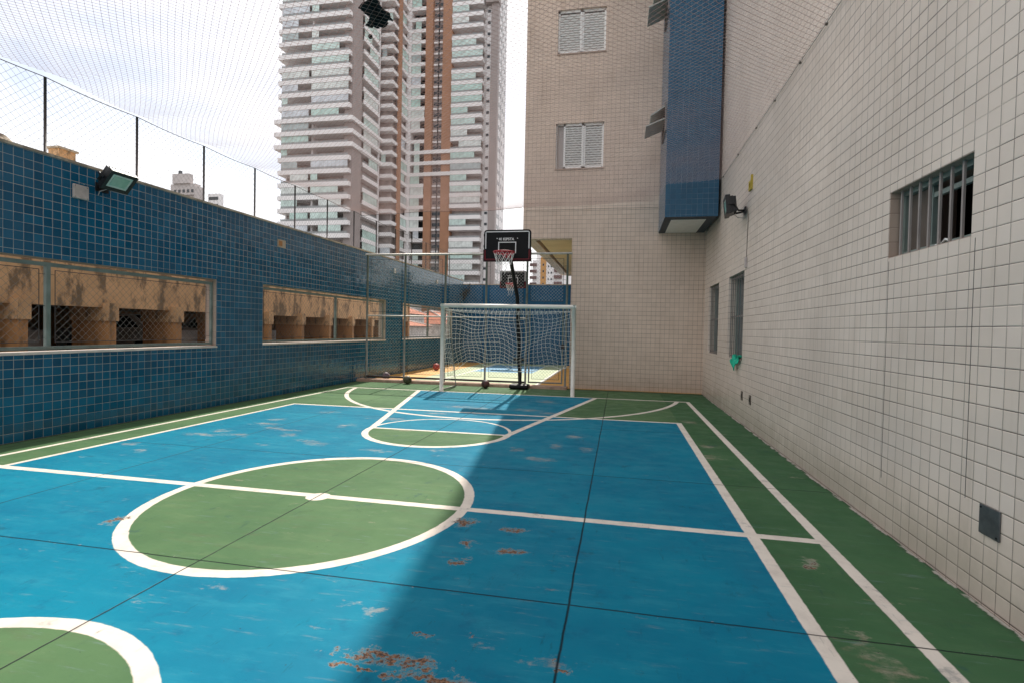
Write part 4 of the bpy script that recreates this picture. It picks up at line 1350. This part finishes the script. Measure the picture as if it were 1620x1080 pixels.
# ------------------------------------------------------------------ back wall of the second court
bwl = thing('rear_wall', (-5, 23.4, 0), 'dark blue tiled wall closing the far end of the second court', 'wall')
MB().box(-7.7, -1.0, 23.4, 23.65, -0.4, 3.50).build('tile_face', m_backblue, bwl)
MB().box(-7.7, -1.0, 23.38, 23.68, 3.50, 3.54).build('coping', m_cap, bwl)
vn = MB()
rd = random.Random(4)
for i in range(14):
    p = Vector((-6.95 + rd.uniform(-.15, .2), 23.3 + rd.uniform(-.08, .05), 3.5 + rd.uniform(-.5, .1)))
    pts = [p.copy()]
    for k in range(5):
        p = p + Vector((rd.uniform(-.12, .12), rd.uniform(-.05, .05), rd.uniform(-.15, .12)))
        pts.append(p.copy())
    vn.tube(pts, 0.016, 5)
o = vn.build('cable_bundle', m_wire_d)
tag(o, 'tangled dark cable bundle in the far corner on top of the blue walls', 'cable')

# ------------------------------------------------------------------ ochre garage building behind the left wall
gb_ = thing('garage_building', (-12.5, 15, -7), 'stained ochre building with open parking bays seen through the wall openings', 'building')
GX = -12.5
bd = MB()
bd.box(GX - 0.25, GX, 2, 30.2, 1.86, 4.6)
bd.build('upper_wall', m_orange, gb_)
MB().box(GX - 9, GX - 0.25, 2, 30.2, 4.4, 4.6).build('roof', m_cap, gb_)
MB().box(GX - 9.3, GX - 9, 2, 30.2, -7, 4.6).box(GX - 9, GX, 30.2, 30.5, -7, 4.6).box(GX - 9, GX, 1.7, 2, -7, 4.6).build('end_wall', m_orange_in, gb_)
MB().box(GX - 9, GX - 0.02, 2, 30.2, 0.2, 0.36).build('parking_floor', m_cap, gb_)
MB().box(GX - 0.2, GX, 2, 30.2, -7, 0.2).build('lower_wall', m_orange, gb_)
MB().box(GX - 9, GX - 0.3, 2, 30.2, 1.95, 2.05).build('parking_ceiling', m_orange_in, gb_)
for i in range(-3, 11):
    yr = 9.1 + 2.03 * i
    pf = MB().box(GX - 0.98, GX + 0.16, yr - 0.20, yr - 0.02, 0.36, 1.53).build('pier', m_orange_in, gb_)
    MB().box(GX - 1.0, GX + 0.20, yr - 0.24, yr + 0.02, 1.53, 1.97).build('capital', m_orange, pf)


def car(loc, label, mt):
    t = thing('parked_car', loc, label, 'car', 'cars parked in the ochre garage')
    x, y, z = loc
    prof = [(-2.0, 0.35), (-2.02, 0.75), (-1.9, 0.88), (-1.15, 0.95), (-0.55, 1.36), (0.75, 1.40), (1.45, 0.98), (1.95, 0.92), (2.03, 0.7), (2.0, 0.35)]
    b = MB()
    L_ = [(x + u, y - 0.82, z + v) for u, v in prof]; R_ = [(x + u, y + 0.82, z + v) for u, v in prof]
    b.poly(L_).poly(R_[::-1])
    for i in range(len(prof)):
        j = (i + 1) % len(prof)
        b.poly([L_[i], R_[i], R_[j], L_[j]])
    b.build('body', mt, t, 0.05)
    wn_ = MB()
    for s_ in (-1, 1):
        wn_.poly([(x - 1.0, y + s_ * 0.83, z + 0.97), (x + 1.2, y + s_ * 0.83, z + 0.99), (x + 0.72, y + s_ * 0.83, z + 1.33), (x - 0.52, y + s_ * 0.83, z + 1.30)])
    wn_.poly([(x + 0.83, y - 0.68, z + 1.37), (x + 1.40, y - 0.72, z + 1.03), (x + 1.40, y + 0.72, z + 1.03), (x + 0.83, y + 0.68, z + 1.37)])
    wn_.build('side_window', m_twin, t)
    for u in (-1.25, 1.25):
        for s_ in (-1, 1):
            MB().tube([(x + u, y + s_ * 0.70, z + 0.32), (x + u, y + s_ * 0.86, z + 0.32)], 0.31, 16).build('wheel', m_black, t)
    return t


m_carw = plain('white_car_paint', (0.70, 0.70, 0.72), 0.25, 0, 0.03)
m_carg = plain('silver_car_paint', (0.35, 0.36, 0.38), 0.3, 0.4, 0.03)
car((-15.6, 9.6, 0.36), 'silver parked car in the left bay of the ochre garage', m_carg)
car((-15.6, 14.6, 0.36), 'white parked car in the middle of the ochre garage', m_carw)
car((-15.6, 18.6, 0.36), 'white parked car at the right end of the first opening in the ochre garage', m_carw)

# beige rooftop blocks on the garage roof
o = thing('rooftop_tank_room', (-15, 11.9, 4.6), 'beige rooftop block with sloped edge above the blue wall', 'rooftop block')
MB().box(-15.15, -14.8, 11.65, 12.1, 4.6, 6.12).build('walls', m_orange, o)
MB().box(-15.2, -14.75, 11.6, 12.15, 6.12, 6.17).build('slab', m_cap, o)
o = thing('rooftop_water_tank', (-15, 10.2, 4.6), 'rounded beige water tank at the left edge above the blue wall', 'water tank')
MB().tube([(-15.0, 10.15, 4.6), (-15.0, 10.15, 5.86), (-15.0, 10.15, 5.98)], [0.45, 0.45, 0.33], 20).build('tank', m_cap, o)
MB().tube([(-15.0, 10.15, 5.98), (-15.0, 10.15, 6.02)], 0.2, 14).build('lid', m_orange_in, o)


# ------------------------------------------------------------------ houses beyond the third opening
def house(x0_, x1_, y0_, y1_, ze, zr, label):
    t = thing('tiled_roof_house', ((x0_ + x1_) / 2, (y0_ + y1_) / 2, -7), label, 'house', 'tiled roof houses beyond the wall')
    MB().box(x0_, x1_, y0_, y1_, -7, ze).build('wall', m_housewall, t)
    e = 0.35
    xc = (x0_ + x1_) / 2
    hip = (x1_ - x0_) / 2
    A_, B_, C_, D_ = (x0_ - e, y0_ - e, ze), (x1_ + e, y0_ - e, ze), (x1_ + e, y1_ + e, ze), (x0_ - e, y1_ + e, ze)
    E_, F_ = (xc, y0_ + hip * 0.6, zr), (xc, y1_ - hip * 0.6, zr)
    rf = MB()
    rf.poly([A_, B_, E_]).poly([B_, C_, F_, E_]).poly([C_, D_, F_]).poly([D_, A_, E_, F_]).poly([D_, C_, B_, A_])
    ro = rf.build('roof', m_terra, t)
    rdg = MB()
    for q in ((A_, E_), (B_, E_), (C_, F_), (D_, F_), (E_, F_)): rdg.tube([q[0], q[1]], 0.09, 6)
    rdg.build('ridge_tiles', m_stone, ro)
    for yy in (y0_ + 1.2, (y0_ + y1_) / 2, y1_ - 1.2):
        wf = MB().box(x1_ + 0.002, x1_ + 0.03, yy - 0.4, yy + 0.4, ze - 1.9, ze - 0.8).build('window', m_shutter, t)
        MB().box(x1_ + 0.031, x1_ + 0.04, yy - 0.32, yy + 0.32, ze - 1.82, ze - 0.88).build('pane', m_twin, wf)
    return t


house(-18.5, -14.2, 33.6, 37.9, 1.62, 2.2, 'lower terracotta roofed house with white wall seen through the third opening')
house(-27.0, -20.3, 43.5, 53.5, 2.85, 4.3, 'higher terracotta roofed house behind the lower one seen through the third opening')
house(-24.5, -17.5, 55.0, 63.0, 1.9, 3.4, 'pale walled house at the right edge of the third opening')

# ------------------------------------------------------------------ twin-block apartment tower
TZ0, PIT, NF = 1.15, 3.13, 31          # first slab, storey height
tw = thing('apartment_tower', (-60, 140, -7), 'tall white apartment tower with stacked balconies and brown stripes', 'tower')
zt_ = TZ0 + PIT * NF
Y1, Y2, Y3 = 120.0, 135.6, 146.0
XA0, XA1 = -83.6, -64.7
XB1 = -61.2
XC1 = -35.1
body = MB()
body.box(XA0, XA1 - 1.3, Y1 + 1.8, 158, -7, zt_)
body.build('left_block', m_tdark, tw)
MB().box(XA1 - 1.2, XB1 - 1.2, Y2 + 1.6, 160, -7, zt_).build('middle_block', m_tdark, tw)
MB().box(XB1 + 0.05, XC1, Y3 + 1.6, 157.5, -7, zt_ + 4).build('right_block', m_tw, tw)
MB().box(XA1 - 2.0, XA1 + 0.25, Y1 - 0.3, Y1 + 4.1, -7, zt_).build('corner_pillar', m_tgrey, tw)
MB().box(-75.6, -75.1, Y1 - 0.15, Y1 + 1.8, -7, zt_).build('divider', m_tw, tw)
MB().box(XA0 - 0.05, XA0 + 0.3, Y1 + 1.4, 126, -7, zt_).build('edge_pillar', m_tw, tw)
MB().box(XA1 + 0.1, XA1 + 0.5, Y2 - 2.2, Y2 - 1.8, -7, zt_).build('divider', m_tw, tw)
MB().box(XB1 - 0.1, XB1 + 0.35, 138.3, 140.3, -7, zt_).build('brown_stripe', m_tbrown, tw)
MB().box(-61.6, -60.2, Y3 - 0.9, Y3 + 1.7, -7, zt_).build('white_pillar', m_tslab, tw)
for a, b in ((-56.0, -53.9), (-50.9, -48.1)):
    MB().box(a, b, Y3 - 0.7, Y3 + 1.7, -7, zt_ + 4).build('brown_stripe', m_tbrown, tw)
MB().box(-53.9, -50.9, Y3 + 0.6, Y3 + 1.62, -7, zt_).build('service_wall', m_tgrey, tw)
MB().tube([(-52.35, Y3 + 0.3, -7), (-52.35, Y3 + 0.3, zt_)], 0.16, 6).build('drain_pipe', m_twin, tw)
MB().box(-38.4, -37.0, Y3 + 1.0, Y3 + 1.75, -7, zt_).build('white_strip', m_tslab, tw)
MB().box(-37.0, -35.0, Y3 - 0.2, Y3 + 1.7, -7, 92).build('grey_pillar', m_tgrey, tw)
MB().box(-38.6, -34.8, Y3 - 0.9, Y3 + 1.8, 92, 95).build('pillar_cap', m_tgrey, tw)
MB().box(XC1 + 0.005, XC1 + 0.05, 151.2, 151.45, -7, zt_ + 4).build('side_groove', m_twin, tw)
rd = random.Random(11)

# per storey prototypes, then copies
slabL = MB()


def slab(name, x0_, x1_, y0_, y1_, fac=1.05):
    """balcony slab with its white front parapet, at z = 0"""
    m = MB()
    m.box(x0_, x1_, y0_, y1_, -0.22, 0.0)
    return m


def glass_front(x0_, x1_, y, z0_, z1_): return MB().box(x0_, x1_, y, y + 0.06, z0_, z1_)


def rail_front(x0_, x1_, y, z0_, z1_, axis='x'):
    m = MB()
    if axis == 'x':
        m.box(x0_, x1_, y, y + 0.08, z1_ - 0.08, z1_)
        k = x0_
        while k < x1_:
            m.box(k, k + 0.10, y + 0.01, y + 0.07, z0_, z1_ - 0.08); k += 1.05
        m.box(x0_, x1_, y + 0.03, y + 0.05, z0_ + 0.05, z1_ - 0.16)
    else:
        m.box(y, y + 0.08, x0_, x1_, z1_ - 0.08, z1_)
        k = x0_
        while k < x1_:
            m.box(y + 0.01, y + 0.07, k, k + 0.10, z0_, z1_ - 0.08); k += 1.05
        m.box(y + 0.03, y + 0.05, x0_, x1_, z0_ + 0.05, z1_ - 0.16)
    return m


def storeys(proto, rng_, dx=0):
    """copies of a storey part at the other floors; proto stands at floor 0"""
    first = True
    for k in rng_:
        if first:
            proto.location = (0, 0, TZ0 + PIT * k + 7 - 7 - 0); o_ = proto; first = False
        else:
            o_ = clone(proto); o_.parent = tw
        o_.location = (0, 0, TZ0 + PIT * k)
    return


FL = range(4, NF)
WIDE = (14, 15, 16)                   # storeys with broad bands running right round
# left block, front balconies: white parapet slab
pL = MB().box(XA0 - 0.4, XA1 - 0.1, Y1 - 1.4, Y1 + 1.9, -0.25, 0.0).box(XA0 - 0.4, XA1 - 0.1, Y1 - 1.4, Y1 - 1.15, 0.0, 0.82).box(XA1 - 0.35, XA1 - 0.1, Y1 - 1.15, Y1 - 0.3, 0.0, 0.82).build('front_balcony', m_tslab, tw)
storeys(pL, [k for k in FL if k not in WIDE])
pW = MB().box(XA0 - 1.3, XA1 + 0.9, Y1 - 1.7, Y1 + 1.9, -0.3, 0.0).box(XA0 - 1.3, XA1 + 0.9, Y1 - 1.7, Y1 - 1.45, 0.0, 0.75).box(XA1 + 0.65, XA1 + 0.9, Y1 - 1.45, Y2, 0.0, 0.75).box(XA1 - 0.2, XA1 + 0.65, Y1 + 1.9, Y2, -0.3, 0.0).build('broad_balcony', m_tslab, tw)
storeys(pW, WIDE)
GH_ = PIT - 0.25
y_ = Y1 - 1.30


def bay(variants, name, mat, base_rng):
    protos = [v.build(name, mat, tw) for v in variants]
    used = [False] * len(protos)
    return protos, used


def scatter(variants, name, mat, weights, floors):
    protos = [v.build(name, mat, tw) for v in variants]
    used = set()
    for k in floors:
        i = rd.choices(range(len(protos) + 1), weights)[0]
        if i == len(protos): continue
        if i not in used:
            o_ = protos[i]; used.add(i)
        else:
            o_ = clone(protos[i]); o_.parent = tw
        o_.location = (0, 0, TZ0 + PIT * k)
    for i, p in enumerate(protos):
        if i not in used: bpy.data.objects.remove(p)


z0_, z1_ = 0.80, GH_ - 0.02
bl0, bl1, br0, br1 = XA0 + 0.5, -75.7, -75.0, XA1 - 0.5
scatter([glass_front(bl0, bl1, y_, z0_, z1_), glass_front(bl0 + 2.5, bl1, y_, z0_, z1_), glass_front(bl0, bl1 - 3.0, y_, z0_, z1_), glass_front(bl0, bl0 + 1.6, y_, z0_, z1_)], 'left_glazing', m_tglass, (5, 3, 3, 1, 2), FL)
scatter([glass_front(br0, br1, y_, z0_, z1_), glass_front(br0, br0 + 1.8, y_, z0_, z1_), glass_front(br0 + 2.2, br1 - 1.6, y_, z0_, z1_), glass_front(br0, br1 - 2.5, y_, z0_, z1_)], 'right_glazing', m_tglass, (5, 2, 2, 3, 3), FL)
scatter([rail_front(bl0, br1, y_ - 0.06, z0_, 1.4)], 'front_railing', m_trail, (1, 0), FL)
# dark room windows behind the front balconies
dw = MB()
for a in (-82.5, -79.6, -73.6, -70.2): dw.box(a, a + 2.2, Y1 + 1.70, Y1 + 1.78, 0.1, 2.3)
scatter([dw], 'room_window', m_twin, (1, 0), FL)
# side balconies of the left block, along its right flank
XS = XA1
pS = MB().box(XS - 1.3, XS + 0.5, Y1 + 4.6, Y2 - 2.3, -0.25, 0.0).box(XS + 0.28, XS + 0.5, Y1 + 4.6, Y2 - 2.3, 0.0, 0.82).build('side_balcony', m_tslab, tw)
storeys(pS, [k for k in FL])
ys_ = (Y1 + 5.0, Y2 - 2.7)
scatter([MB().box(XS + 0.34, XS + 0.40, ys_[0], ys_[1], z0_, z1_), MB().box(XS + 0.34, XS + 0.40, ys_[0], ys_[0] + 4, z0_, z1_), MB().box(XS + 0.34, XS + 0.40, ys_[0] + 3, ys_[1], z0_, z1_)], 'side_glazing', m_tglass, (3, 2, 2, 4), FL)
scatter([rail_front(ys_[0], ys_[1], XS + 0.30, z0_, 1.4, 'y')], 'side_railing', m_trail, (1, 0), FL)
# recessed strip between flank and middle bay
pR = MB().box(XS - 1.3, XS + 0.1, Y2 - 1.8, Y2 + 1.4, -0.25, 0.35).build('recess_slab', m_tslab, tw)
storeys(pR, FL)
# middle bay
pM = MB().box(XA1 + 0.2, XB1 + 0.2, Y2 - 0.9, Y2 + 1.8, -0.25, 0.0).box(XA1 + 0.2, XB1 + 0.2, Y2 - 0.9, Y2 - 0.7, 0.0, 0.75).box(XB1, XB1 + 0.2, Y2 - 0.7, Y2 + 2.6, 0.0, 0.75).build('bay_balcony', m_tslab, tw)
storeys(pM, FL)
scatter([MB().box(XA1 + 0.5, XB1 - 0.1, Y2 - 0.8, Y2 - 0.74, 0.72, z1_), MB().box(XA1 + 0.5, XA1 + 1.8, Y2 - 0.8, Y2 - 0.74, 0.72, z1_)], 'bay_glazing', m_tglass, (1, 1, 3), FL)
# flank of the middle block
pF = MB().box(XB1 - 1.2, XB1 + 0.3, 140.5, Y3 - 1.0, -0.25, 0.0).box(XB1 + 0.1, XB1 + 0.3, 140.5, Y3 - 1.0, 0.0, 0.7).build('flank_balcony', m_tslab, tw)
storeys(pF, FL)
scatter([MB().box(XB1 + 0.14, XB1 + 0.2, 140.8, Y3 - 1.2, 0.68, z1_), MB().box(XB1 + 0.14, XB1 + 0.2, 140.8, 143.2, 0.68, z1_)], 'flank_glazing', m_tglass, (2, 2, 3), FL)
# right block, small balconies left of the brown stripes
yr_ = Y3 - 0.9
pQ = MB().box(-60.2, -56.0, yr_, Y3 + 1.65, -0.25, 0.0).box(-60.2, -56.0, yr_, yr_ + 0.2, 0.0, 0.75).build('inner_balcony', m_tslab, tw)
storeys(pQ, FL)
scatter([MB().box(-60.1, -56.1, yr_ + 0.06, yr_ + 0.12, 0.72, z1_), MB().box(-60.1, -57.3, yr_ + 0.06, yr_ + 0.12, 0.72, z1_), MB().box(-59.0, -57.3, yr_ + 0.06, yr_ + 0.12, 0.72, z1_)], 'inner_glazing', m_tglass, (2, 5, 2, 1), FL)
scatter([MB().box(-60.15, -56.05, Y3 + 1.5, Y3 + 1.58, 0.05, z1_)], 'inner_window', m_twin, (1, 0), FL)
# service shaft windows
sv = MB().box(-53.7, -52.6, Y3 + 0.52, Y3 + 0.58, 1.3, 2.2).box(-52.1, -51.1, Y3 + 0.52, Y3 + 0.58, 1.3, 2.2)
scatter([sv], 'service_window', m_twin, (1, 0), FL)
scatter([MB().box(-53.85, -52.55, Y3 + 0.2, Y3 + 0.59, 0.0, 0.5).box(-52.15, -50.95, Y3 + 0.2, Y3 + 0.59, 0.0, 0.5)], 'service_ledge', m_tslab, (1, 0), FL)
# right block, wide balconies
pB = MB().box(-48.1, -39.0, yr_ - 0.3, Y3 + 1.65, -0.25, 0.0).box(-48.1, -39.0, yr_ - 0.3, yr_ - 0.1, 0.0, 0.8).box(-39.2, -39.0, yr_ - 0.1, Y3 + 1.0, 0.0, 0.8).build('wide_balcony', m_tslab, tw)
storeys(pB, FL)
yb2 = yr_ - 0.22
scatter([MB().box(-48.0, -39.1, yb2, yb2 + 0.06, 0.78, z1_), MB().box(-48.0, -43.2, yb2, yb2 + 0.06, 0.78, z1_), MB().box(-45.6, -39.1, yb2, yb2 + 0.06, 0.78, z1_), MB().box(-48.0, -41.0, yb2, yb2 + 0.06, 0.78, z1_)], 'wide_glazing', m_tglass, (6, 3, 1, 3, 2), FL)
scatter([MB().box(-48.05, -39.3, Y3 + 1.5, Y3 + 1.58, 0.05, z1_)], 'wide_recess', m_tdark, (1, 0), FL)
scatter([rail_front(-48.0, -39.1, yb2 - 0.07, 0.78, 1.3)], 'wide_railing', m_trail, (1, 0), FL)
scatter([MB().box(-38.3, -37.5, Y3 + 0.85, Y3 + 0.98, 1.4, 2.1)], 'vent', m_twin, (1, 0), FL)
# right side wall windows
sw_ = MB()
for yy in (148.6, 150.0, 152.8, 155.2): sw_.box(XC1 + 0.005, XC1 + 0.06, yy, yy + 0.55, 0.7, 1.9)
scatter([sw_], 'side_window', m_twin, (1, 0), FL)
# bands that run across the right block on the broad storeys
pX = MB().box(-56.0, -48.1, yr_ - 0.25, Y3 - 0.7, -0.3, 0.75).build('cross_band', m_tslab, tw)
storeys(pX, WIDE)

# ------------------------------------------------------------------ other far buildings
sk1 = thing('stepped_building', (-186, 205, -7), 'pale stepped apartment building on the skyline above the blue wall', 'building')
MB().box(-195.8, -182, 203, 206, -7, 57.5).box(-195.8, -183.2, 202, 205, 57.5, 62.3).box(-194, -185.6, 201, 203.5, 62.3, 66.5).box(-183.2, -181, 201.5, 204, 50, 60.8).build('walls', m_farwall, sk1)
MB().box(-191.4, -190.2, 201.5, 202.5, 66.5, 68.0).build('roof_mast', m_twin, sk1)
for k in range(5):
    MB().box(-194.0 + 2.2 * k, -192.9 + 2.2 * k, 201.85, 201.99, 58.5, 59.8).build('window', m_twin, sk1)
sk2 = thing('skyline_building', (-174, 207, -7), 'small white building with dark balconies right of the stepped one on the skyline', 'building')
MB().box(-179.4, -173.6, 205, 207.5, -7, 58.4).build('walls', m_tslab, sk2)
for k in range(3):
    MB().box(-178.8, -174.2, 204.9, 205.0, 55.6 - 3.2 * k, 57.0 - 3.2 * k).build('window', m_twin, sk2)

ot = thing('orange_tower', (-20, 155, -7), 'far white tower with an orange stripe seen under the building soffit', 'tower')
MB().box(-24.6, -14, 150, 166, -7, 21.2).box(-23.6, -18.5, 151, 164, 21.2, 23.6).build('walls', m_tslab, ot)
MB().box(-22.3, -20.7, 149.85, 149.99, -7, 22).build('orange_stripe', m_farorange, ot)
for k in range(10):
    z = 20.0 - 1.45 * 1.25 * k
    MB().box(-25.3, -23.4, 149.2, 150, z - 0.5, z + 0.25).build('left_balcony', m_farmaroon, ot)
    MB().box(-18.4, -16.2, 149.3, 150, z - 2.2, z - 1.3).build('right_balcony', m_farmaroon, ot)
    MB().box(-21.7, -21.3, 149.80, 149.84, z - 0.4, z + 0.2).box(-20.2, -19.9, 149.9, 149.98, z - 0.8, z - 0.3).box(-19.4, -19.0, 149.9, 149.98, z - 0.8, z - 0.3).build('window', m_twin, ot)
